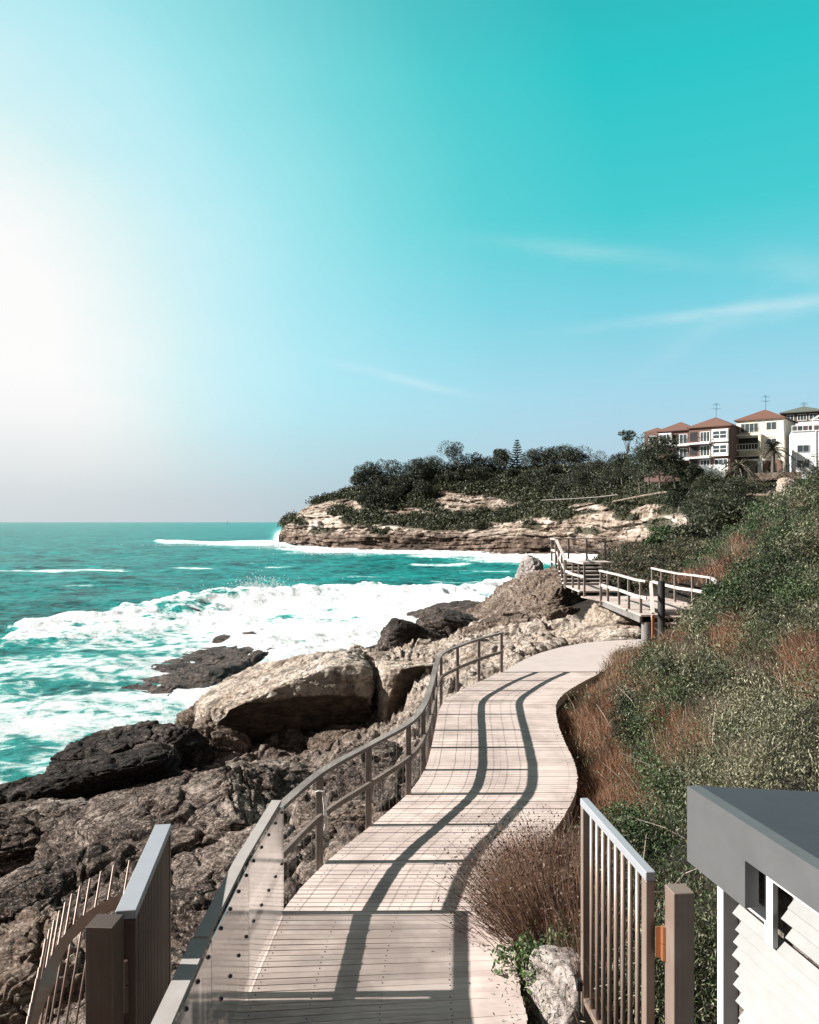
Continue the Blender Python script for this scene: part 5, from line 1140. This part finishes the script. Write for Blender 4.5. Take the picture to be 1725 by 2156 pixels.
# left wing
H2 = House('apartment_block', 'older brick apartment block wing half hidden by dark trees', 1357, 993, 158, -34)
w2 = Wp(98) * 158 / 150 / .97
H2.box('wall', 'brick_red', (0, 0, -2), (w2, 9, 7.55)); H2.hip('tile_brown', w2 * .30, 0, w2, 9, 7.56, 1.9, .4); H2.hip('tile_brown', 0, .6, w2 * .38, 7, 7.55, 1.0, .35)
k = w2 / 98
H2.window(9 * k, 25 * k, 5.2, 6.9, 0, 2); H2.window(9 * k, 25 * k, 2.4, 4.1, 0, 2); H2.box('white_panel', 'trim', (31 * k, -.6, 4.9), (56 * k, -.003, 7.2)); H2.window(33 * k, 54 * k, 5.6, 7.0, -.6, 3)
H2.window(70 * k, 86 * k, 5.0, 6.9, 0, 2); H2.window(70 * k, 86 * k, 2.2, 4.2, 0, 2); H2.box('recess_shade', 'open_shade', (58 * k, -.02, 4.9), (69 * k, -.003, 6.9)); H2.box('recess_shade', 'open_shade', (58 * k, -.02, 2.2), (69 * k, -.003, 4.2))
H2.balcony(56 * k, 98 * k, 4.85, 1.2, 0, 'trim', 'bolt', 10); H2.balcony(56 * k, 98 * k, 2.1, 1.2, 0, 'trim', 'bolt', 10); H2.balcony(-.2, 14 * k, 4.6, 1.0, 0, 'trim', 'bolt', 5)
# cream house
H3 = House('cream_house', 'tall cream house with a terracotta hip roof and stacked balconies', 1551, 995, 150, -37)
w3 = Wp(88) / .96; k = w3 / 88
H3.box('wall', 'cream', (0, 0, -2), (w3, 10, 9.5)); H3.hip('tile_red', 0, 0, w3, 10, 9.5, 2.15, .4)
H3.box('balcony_tower', 'cream', (-.0, -1.7, 2.0), (50 * k, -.002, 2.9)); 
H3.window(8 * k, 42 * k, 7.25, 9.0, 0, 4, 1, 'cream'); H3.window(56 * k, 76 * k, 7.5, 9.0, 0, 2, 1, 'cream'); H3.window(56 * k, 76 * k, 4.5, 6.0, 0, 2, 1, 'trim')
H3.balcony(-.1, 50 * k, 6.85, 1.7, 0, 'cream', 'bolt', 12); H3.box('column', 'cream', (46 * k, -1.69, 4.1), (50 * k, -1.2, 6.565)); H3.box('column', 'cream', (0, -1.69, 4.1), (4 * k, -1.2, 6.565))
H3.balcony(-.1, 50 * k, 4.1, 1.7, 0, 'cream', 'trim', 10); H3.box('recess_shade', 'open_shade', (5 * k, -.03, 4.2), (45 * k, -.003, 6.3)); H3.box('recess_shade', 'open_shade', (5 * k, -1.74, 2.1), (47 * k, -1.703, 2.75))
H3.box('garage_wall', 'brick_red', (40 * k, -1.2, -2), (w3 * .98, -.003, 1.9)); H3.box('porch', 'white_wall', (30 * k, -2.2, 1.9), (58 * k, -.9, 2.2)); H3.box('pier', 'white_wall', (46 * k, -2.1, -2), (53 * k, -1.3, 1.9)); H3.box('recess_shade', 'open_shade', (64 * k, -1.24, -.4), (78 * k, -1.203, 1.4))
antenna('thin television antenna on the terracotta roof of the cream house', H3.p(w3 * .5, 4.5, 11.5), 3.0, 2)
# dark brick block with a green roof
H4 = House('flat_block', 'dark brick flats with a green roof behind the white house', 1650, 990, 163, -30)
w4 = Wp(72) * 163 / 150; k = w4 / 72
H4.box('wall', 'brick_dark', (0, 0, -2), (w4, 9, 11.4)); H4.hip('tile_green', 0, 0, w4, 9, 11.4, 1.5, .7)
H4.box('band', 'trim', (-.05, -.08, 8.9), (w4 + .05, -.003, 9.5)); H4.window(6 * k, 20 * k, 9.8, 11.1, 0, 2); H4.window(26 * k, 44 * k, 9.8, 11.1, 0, 3); H4.window(48 * k, 64 * k, 9.8, 11.1, 0, 2)
for z_ in (6.4, 3.6): H4.balcony(0, 30 * k, z_, 1.2, 0, 'trim', 'bolt', 7); H4.window(4 * k, 20 * k, z_ + .1, z_ + 1.9, 0, 2)
antenna('small antenna on the green roof of the dark brick flats', H4.p(w4 * .5, 4, 12.6), 1.3, 3)
# white house
H5 = House('white_house', 'plain white rendered house with a roof terrace pergola at the right edge', 1667, 996, 140, -22)
s5 = 140 / F; w5 = 9.5; k = s5
H5.box('wall', 'white_wall', (0, 0, -3), (w5, 8, 7.15))
for z_ in (.95, 3.55):
    H5.window(.85, 2.75, z_, z_ + 1.25, 0, 2, 1, 'trim', t=.05); H5.window(5.2, 7.0, z_, z_ + 1.25, 0, 2, 1, 'trim', t=.05)
H5.box('parapet', 'white_wall', (-.05, -.12, 7.15), (w5, .05, 7.3)); m = MB()
m.frame(H5.o, H5.ex, H5.ey, H5.ez, (0, -.05, 8.1), (w5, .05, 8.22))
for q in np.arange(0, w5, .85): m.frame(H5.o, H5.ex, H5.ey, H5.ez, (q, -.05, 7.3), (q + .10, .05, 8.1))
m.build('terrace_railing', M['white_wall'], H5.e)
for q in (.8, 2.4, 4.0): H5.box('terrace_screen', 'glass', (q, -.02, 7.4), (q + 1.2, .02, 8.0))
m = MB()
for q in (3.2, 6.6): m.frame(H5.o, H5.ex, H5.ey, H5.ez, (q, -.06, 7.3), (q + .16, .08, 9.1))
m.beam(H5.p(2.9, 0, 9.0), H5.p(4.98, 0, 10.1), .14, .22); m.beam(H5.p(4.98, 0, 10.1), H5.p(7.1, 0, 9.0), .14, .22); m.frame(H5.o, H5.ex, H5.ey, H5.ez, (2.9, -.07, 9.0), (7.1, .07, 9.16)); m.frame(H5.o, H5.ex, H5.ey, H5.ez, (4.9, -.06, 9.16), (5.04, .06, 9.98))
m.build('pergola', M['white_wall'], H5.e)
H5.box('downpipe', 'trim', (3.7, -.12, -2), (3.82, -.003, 7.1))
# garden walls, kerb and slope path
o = MB().frame(pt(1462, 992, 141), (.8, -.6, 0), (.6, .8, 0), (0, 0, 1), (0, 0, -1.2), (5.2, .3, .95)).build('garden_wall', M['white_wall']); tag(o, 'low white garden wall in front of the brick apartment block', 'wall')
o = MB().frame(pt(1575, 997, 141), (.85, -.52, 0), (.52, .85, 0), (0, 0, 1), (0, 0, -1.2), (8.5, .3, .05)).build('retaining_wall', M['rock_ochre']); tag(o, 'low stone retaining wall below the cream house', 'wall')
def strip_on_slope(nm, pts, wd, th, mat, label, cat=None, kind=None):
    P = spline(pts, 5); o = MB().strip(P, wd, th).build(nm, M[mat]); return tag(o, label, cat, None, kind)
strip_on_slope('slope_path_wall', [pt(1290, 1056, 196), pt(1345, 1045, 176), pt(1400, 1036, 150), pt(1450, 1034, 141), pt(1500, 1037, 135), pt(1565, 1040, 126), pt(1625, 1042, 120)], .22, .28, 'rock_ochre', 'long pale kerb wall of the path crossing the slope below the houses', 'wall')
strip_on_slope('cliff_rail', [pt(1140, 1053, 228), pt(1200, 1050, 214), pt(1260, 1046, 204), pt(1300, 1041, 193)], .10, .16, 'rail_top', 'faint pale guard rail of the cliff path on the headland', 'railing')
# pale rocks at the foot of the slope behind the upper stairs
for i, (px, row, d, s_, lb) in enumerate(((1290, 1160, 96, (1.8, 1.6, .7), 'orange stained rock right of the landing railing'), (1330, 1168, 84, (1.6, 1.4, .5), 'pale ledge rock between the landing and the green bush tree'), (1655, 1030, 100, (.9, .9, 1.3), 'pale boulder on the scrub ridge below the white house'), (1345, 1188, 70, (1.6, 1.4, .6), 'low pale rock right of the upper stairs'))):
    rock('boulder', lb, pt(px, row, d), s_, 'rock_cream' if i else 'rock_ochre', 400 + i, (0, 6, 10), 4, 5, .2, .4, .14, 6, 'boulder')
# sailing boat on the horizon
b = np.array([(479 - CX) / F * 3200, 3200, SEA]); bt = empty('sailing_boat', b, 'tiny sailing boat on the horizon', 'boat')
MB().prism([(-4.5, .2), (4.2, .2), (5.6, 1.7), (-5, 1.5)], (1, 0, 0), (0, 1, 0), (0, 0, 1), b, 2.4).build('hull', M['trim'], bt)
MB().prism([(-3.6, 2.4), (.6, 2.4), (.5, 14)], (1, 0, 0), (0, 1, 0), (0, 0, 1), b + [0, 1.1, 0], .15).build('sail', M['trim'], bt); MB().tube([b + [.7, 1.2, 1.2], b + [.7, 1.2, 15]], .18, 6).build('mast', M['bolt'], bt)
# ------------------------------------------------------------------ scrub, grasses and ground cover on the bank right of the walk
rng = np.random.default_rng(21)
def scatter(n, xlo, xhi, ylo, yhi, dens):
    """points on the bank, more of them where they stand close"""
    out = []; tot = 0
    while tot < n:
        y = ylo + (yhi - ylo) * rng.random(n * 3) ** 1.15; x = rng.uniform(xlo, xhi, n * 3); ok = (x > foot(y) + .16) & ~((y > 25.0) & (y < 34) & (x < 11.2))
        w_ = dens(x, y) * np.clip(13 / y, .3, 1.2) ** 1.6; ok &= rng.random(n * 3) < w_
        out.append(np.stack([x[ok], y[ok]], 1)); tot += ok.sum()
    return np.concatenate(out)[:n]
def pn(x, y, f, n, s=0): return fbm(np.stack([x * f, y * f, x * 0 + s], 1), 1.0, 3, n=n)
def s_up(x, y): return x - foot(y)                                   # metres up the bank from the walk
def d_red(x, y):
    k = .6 * pn(x, y, .55, N1, 3.3) + .55 * sstep(2.1, .4, s_up(x, y)) * sstep(8, 11, y) + .42 * inpatch(x, y, REDP) - .38 * inpatch(x, y, GRNP) - .3 * inpatch(x, y, PALP) - .05 - .35 * sstep(3.0, 6.0, s_up(x, y)) + .22 * sstep(17, 25, y) * sstep(5, 2, s_up(x, y)); return sstep(.02, .22, k)
def d_straw(x, y):
    k = .3 * inpatch(x, y, PALP[3:]) + pn(x, y, .5, N2, 9.1) + .42 * sstep(3.4, 1.2, s_up(x, y)) * sstep(18, 24, y) - .1; return sstep(.06, .26, k)
REDP = ((1232, 1462, 34, 26), (1258, 1555, 48, 34), (1440, 1538, 46, 52), (1342, 1656, 58, 26), (1372, 1336, 60, 20), (1706, 1380, 34, 55), (1290, 1420, 60, 26), (1210, 1500, 24, 60), (1300, 1700, 50, 22), (1560, 1345, 34, 22))
GRNP = ((1470, 1450, 74, 34), (1357, 1566, 46, 46), (1690, 1270, 60, 40), (1425, 1655, 36, 26), (1340, 1500, 40, 20), (1600, 1230, 90, 50), (1520, 1180, 60, 40), (1350, 1760, 60, 50), (1420, 1790, 60, 60), (1640, 1120, 60, 60))
PALP = ((1610, 1600, 110, 60), (1640, 1475, 90, 42), (1500, 1640, 60, 30), (1480, 1372, 52, 36), (1350, 1455, 40, 20))
def inpatch(x, y, L):
    px_ = CX + x / y * F; py_ = CY + (H0 - gz(x, y) - .25) / y * F; m = np.zeros_like(x); w_ = .5 * pn(x, y, 1.2, N3, 44.)
    for a, b_, rx, ry in L: m = np.maximum(m, sstep(2.0, .3, ((px_ - a) / rx) ** 2 + ((py_ - b_) / ry) ** 2 + 2 * w_))
    return m
def gaps(x, y): return sstep(-.22, .02, pn(x, y, 1.1, N2, 31.0) + .35 * pn(x, y, 2.6, N1, 8.))
def d_green(x, y): return gaps(x, y) * sstep(-.20, .08, pn(x, y, .45, N3, 5.2) + .3 * inpatch(x, y, GRNP) - .35 * inpatch(x, y, PALP) + .10 * sstep(3, 6, s_up(x, y))) * (1 - .9 * d_red(x, y))
def d_olive(x, y): return gaps(x, y) * sstep(-.15, .15, pn(x, y, .5, N1, 14.2) - .25 * inpatch(x, y, GRNP)) * (1 - .9 * d_red(x, y))
def d_pale(x, y): return gaps(x, y) * sstep(.02, .25, pn(x, y, .6, N2, 20.5) + .4 * inpatch(x, y, PALP) - .3 * inpatch(x, y, GRNP)) * (1 - .9 * d_red(x, y))
def on(p): return np.stack([p[:, 0], p[:, 1], gz(p[:, 0], p[:, 1])], 1)
def grass(name, label, n, dens, mat, L, W, yhi=34, per=7, spread=.12, up=1.4, xhi=17):
    p = on(scatter(n, 1.0, xhi, 6.6, yhi, dens)); h = np.repeat(rng.uniform(.6, 1.15, n), per); b = np.repeat(p, per, 0); m = len(b)
    b = b + np.concatenate([rng.normal(size=(m, 2)) * spread, np.zeros((m, 1)) - .03], 1)
    d = rng.normal(size=(m, 3)) * .55; d[:, 2] = up; d[:, 0] -= .30
    far = np.clip(b[:, 1] / 14, .8, 2.2)
    V, q, t = blade_quads(rng, b, d, L * h, W * far)
    o = mesh_obj(name, V, [list(x) for x in q] + [list(x) for x in t], M[mat]); return tag(o, label, 'grass', kind='stuff')
grass('red_grass', 'rust red dry grass growing along the walk and in patches up the bank', 8500, d_red, 'grass_red', .42, .006, per=9)
grass('straw_grass', 'bleached straw coloured grass on the bank', 5500, d_straw, 'grass_straw', .42, .007, per=9)
def cover(name, label, n, dens, mat, leaf, hgt, per=26, yhi=40, rad=.30, xhi=20):
    p = on(scatter(n, 1.0, xhi, 6.6, yhi, dens)); r_ = rng.uniform(.6, 1.3, (n, 1, 1)) * rad
    u = rng.normal(size=(n, per, 3)); u /= np.linalg.norm(u, axis=2)[..., None]; u[..., 2] = np.abs(u[..., 2])
    q = p[:, None] + u * r_ * rng.uniform(.45, 1.05, (n, per, 1)) * np.array([1.15, 1.15, hgt]); q = q.reshape(-1, 3)
    far = np.clip(q[:, 1] / 13, .8, 1.9)
    V, Fq = leaf_quads(rng, q, leaf * 1.3 * far, leaf * .34 * far, axis=np.array([-.15, -.1, .7]), up=.5)
    return tag(mesh_obj(name, V, Fq, M[mat]), label, 'ground cover', kind='stuff')
cover('green_groundcover', 'low dark green leafy cover spreading over the bank', 1900, d_green, 'leaf_green', .042, .95, 330, rad=.56)
cover('olive_scrub', 'grey olive scrub mixed through the bank', 950, d_olive, 'leaf_olive', .040, 1.0, 330, rad=.54)
cover('pale_heath', 'pale sunlit heath with narrow leaves on the near bank', 720, d_pale, 'leaf_pale', .046, 1.0, 330, rad=.52)
# brown grass and scrub on the rise behind the platform
n_ = 900; x_ = rng.uniform(9.3, 24, n_ * 4); y_ = rng.uniform(34.5, 69, n_ * 4); ok = (x_ > np.interp(y_, [34, 40, 50, 69], [10.6, 10.4, 10.6, 14])); p = on(np.stack([x_[ok], y_[ok]], 1)[:n_ * 2])
h_ = len(p); u = rng.normal(size=(h_, 60, 3)); u /= np.linalg.norm(u, axis=2)[..., None]; u[..., 2] = np.abs(u[..., 2])
q = (p[:, None] + u * rng.uniform(.3, .75, (h_, 1, 1)) * rng.uniform(.5, 1.05, (h_, 60, 1))).reshape(-1, 3); V, Fq = leaf_quads(rng, q, .17, .07, axis=np.array([0, 0, .5]), up=.5)
tag(mesh_obj('far_scrub', V, Fq, leaf_mat('far_scrub_leaf', [(.012, .017, .008), (.03, .036, .016), (.06, .06, .032), (.17, .125, .08)], .2, None)), 'mixed brown and green scrub on the rise behind the raised platform', 'scrub', kind='stuff')
# dead twigs poking through
tw = MB(); p = on(scatter(260, 1.2, 14, 8, 30, lambda x, y: .5 + 0 * x))
for q in p:
    d = rng.normal(size=3) * np.array([.5, .5, .2]) + [0, 0, .5]; L = rng.uniform(.3, .8) ; tw.tube([q + [0, 0, .1], q + d * L * .5 + [0, 0, .15], q + d * L + rng.normal(size=3) * .06 + [0, 0, .15]], [.008, .006, .003], 4, False)
tag(tw.build('dead_twigs', M['twig']), 'bleached dead twigs sticking out of the scrub', 'twigs', kind='stuff')
# single shrubs on the upper bank
def shrub(name, label, c, rad, hgt, mat, n, leaf, seed, group=None, lumps=7):
    r = np.random.default_rng(seed); c = np.array(c, float); e = empty(name, c, label, 'shrub', group); sm = MB(); qs = []
    for k in range(lumps):
        an = r.uniform(0, 6.28); q = c + np.array([math.cos(an) * rad * .6 * r.uniform(.3, 1), math.sin(an) * rad * .6 * r.uniform(.3, 1), hgt * r.uniform(.35, .75)]); rr = rad * r.uniform(.34, .55)
        sm.tube([c - [0, 0, .15], c * .5 + q * .5 + r.normal(size=3) * .05, q], [.035, .022, .008], 5)
        u = r.normal(size=(n // lumps, 3)); u /= np.linalg.norm(u, axis=1)[:, None]
        qs.append(q + u * rr * r.uniform(.4, 1.08, (len(u), 1)) ** .7 * np.array([1, 1, .85]))
    sm.build('stem', M['bark'], e); V, Fq = leaf_quads(r, np.concatenate(qs), leaf, leaf * .5, up=.4); mesh_obj('foliage', V, Fq, M[mat], e); return e
k = 0; placed = []
for i in range(4000):
    y = rng.uniform(15, 39); x = rng.uniform(max(foot(y) + 2.4 + max(0, 22 - y) * .12, 11.9 if y > 23.5 else 0), foot(y) + 9)
    px_ = CX + x / y * F
    if px_ > 1790 or px_ < 1330: continue
    if px_ < 1556 and y < 29: continue
    if any((x - a) ** 2 + (y - b) ** 2 < .95 ** 2 for a, b in placed): continue
    placed.append((x, y)); 
    if len(placed) > 105: break
for x, y in placed:
    mt = rng.choice(['leaf_green', 'leaf_dark', 'leaf_olive', 'leaf_green']); rad = rng.uniform(.55, 1.0)
    lb = {'leaf_green': 'green leafy shrub in the dense scrub on the steep upper bank', 'leaf_dark': 'near-black green shrub in the dense scrub on the steep upper bank', 'leaf_olive': 'grey olive shrub in the dense scrub on the steep upper bank'}[mt]
    shrub('bank_shrub', lb, (x, y, float(gz(x, y)[0]) - .1), rad, rad * 1.15, mt, int(2400 * min(1.2, 18 / y)), .055 * max(1, y / 20), 500 + k, {'leaf_green': 'green shrubs on the upper bank', 'leaf_dark': 'near-black shrubs on the upper bank', 'leaf_olive': 'olive shrubs on the upper bank'}[mt]); k += 1
pl2 = []
for i in range(3000):
    y = rng.uniform(9.5, 23); x = foot(y) + rng.uniform(1.1, 5.5); px_ = CX + x / y * F
    if px_ > 1730 or len(pl2) >= 34: continue
    if inpatch(np.array([x]), np.array([y]), GRNP)[0] < .45 or any((x - a_) ** 2 + (y - b_) ** 2 < .9 ** 2 for a_, b_ in pl2): continue
    pl2.append((x, y)); mt = rng.choice(['leaf_green', 'leaf_dark', 'leaf_green']); rad = rng.uniform(.42, .72)
    shrub('mound_shrub', {'leaf_green': 'low rounded mid green shrub among the grasses of the lower bank', 'leaf_dark': 'low rounded blackish green shrub among the grasses of the lower bank'}[mt], (x, y, float(gz(x, y)[0]) - .05), rad, rad * 1.05, mt, 2400, .045 * max(1, y / 14), 800 + i, {'leaf_green': 'rounded green shrubs on the lower bank', 'leaf_dark': 'rounded blackish shrubs on the lower bank'}[mt])
# spiky russet bush leaning over the boards
r = np.random.default_rng(8); c = np.array([1.60, 8.35, -.25]); bush = empty('russet_bush', c, 'spiky russet bush of fine stalks leaning over the boardwalk edge', 'bush')
def tuft(nm, mat, n, cc, sx, sy, L, W, lean, up, heads=False):
    b = np.stack([cc[0] + r.normal(size=n) * sx, cc[1] + r.normal(size=n) * sy, np.full(n, cc[2])], 1)
    d = np.stack([(b[:, 0] - cc[0]) / sx * .36 + lean[0], (b[:, 1] - cc[1]) / sy * .22 + lean[1], np.full(n, up)], 1) + r.normal(size=(n, 3)) * .22
    d[:, 1] = np.maximum(d[:, 1], -.04 + .1 * d[:, 0])
    LL = L * r.uniform(.6, 1.12, n)
    dn = d / np.linalg.norm(d, axis=1)[:, None]; tp = b + dn * LL[:, None]; ok = ~((tp[:, 1] < 7.75) & (tp[:, 0] < 1.2)); b, d, LL = b[ok], d[ok], LL[ok]; n = len(b)
    V, q, t = blade_quads(r, b, d, LL, W)
    mesh_obj(nm, V, [list(x) for x in q] + [list(x) for x in t], M[mat], bush)
    return V.reshape(n, 5, 3)[:, 4]
tips = tuft('stalks', 'grass_russet', 9000, c, .22, .55, .92, .0075, (-.20, .20), .85)
u_ = r.normal(size=(5200, 3)); u_ /= np.linalg.norm(u_, axis=1)[:, None]; V, Fq = leaf_quads(r, np.array([1.60, 8.15, .08]) + u_ * np.array([.42, .85, .42]) * r.uniform(.3, 1, (5200, 1)), .06, .014, up=.2)
M['bush_core'] = leaf_mat('bush_core_leaf', [(.012, .008, .006), (.035, .02, .013), (.08, .045, .03)], .1); mesh_obj('inner_foliage', V, Fq, M['bush_core'], bush)
tuft('dry_stalks', 'grass_straw', 1800, c, .26, .5, .92, .005, (-.18, .2), .85)
sel = tips[r.random(len(tips)) < .42]; V, Fq = leaf_quads(r, sel, .038, .02, up=.1)
M['seed'] = leaf_mat('seed_heads', [(.03, .018, .014), (.08, .042, .03), (.14, .085, .06)], .1); mesh_obj('seed_heads', V, Fq, M['seed'], bush)
tm = MB()
for i in range(70):
    q = c + np.array([r.normal() * .28, r.normal() * .6 - .15, r.uniform(.1, .45)]); d = np.array([r.normal() * .6 - .2, r.normal() * .5 - .3, r.uniform(.1, .9)]); L = r.uniform(.2, .55)
    tm.tube([q, q + d * L * .5 + r.normal(size=3) * .03, q + d * L], [.006, .005, .002], 4, False)
tm.build('twig', M['twig'], bush)
def leafy(label, cc, rad, hgt, seed, n=420, leaf=.05):
    r2 = np.random.default_rng(seed); e = empty('leafy_plant', cc, label, 'plant'); cc = np.array(cc); sm = MB(); qs = []
    for i in range(26):
        an = r2.uniform(0, 6.28); q = cc + np.array([math.cos(an) * rad * r2.uniform(.2, 1), math.sin(an) * rad * r2.uniform(.2, 1), hgt * r2.uniform(.4, 1)]); sm.tube([cc, cc * .4 + q * .6, q], [.006, .004, .002], 4, False)
        qs.append(q + r2.normal(size=(n // 26, 3)) * .045)
    sm.build('stem', M['twig'], e); V, Fq = leaf_quads(r2, np.concatenate(qs), leaf, leaf * .5, up=.5); mesh_obj('leaves', V, Fq, M['leaf_bright'], e)
leafy('small bright green succulent plant spilling onto the deck below the russet bush', (1.06, 7.38, -.12), .24, .30, 1, 900, .05)
leafy('light green sprig beside the speckled pink rock', (1.20, 7.05, -.28), .16, .30, 2, 380, .045)
leafy('thin light green sprig between the russet bush and the barred gate', (1.42, 7.5, -.1), .14, .42, 3, 240, .045)
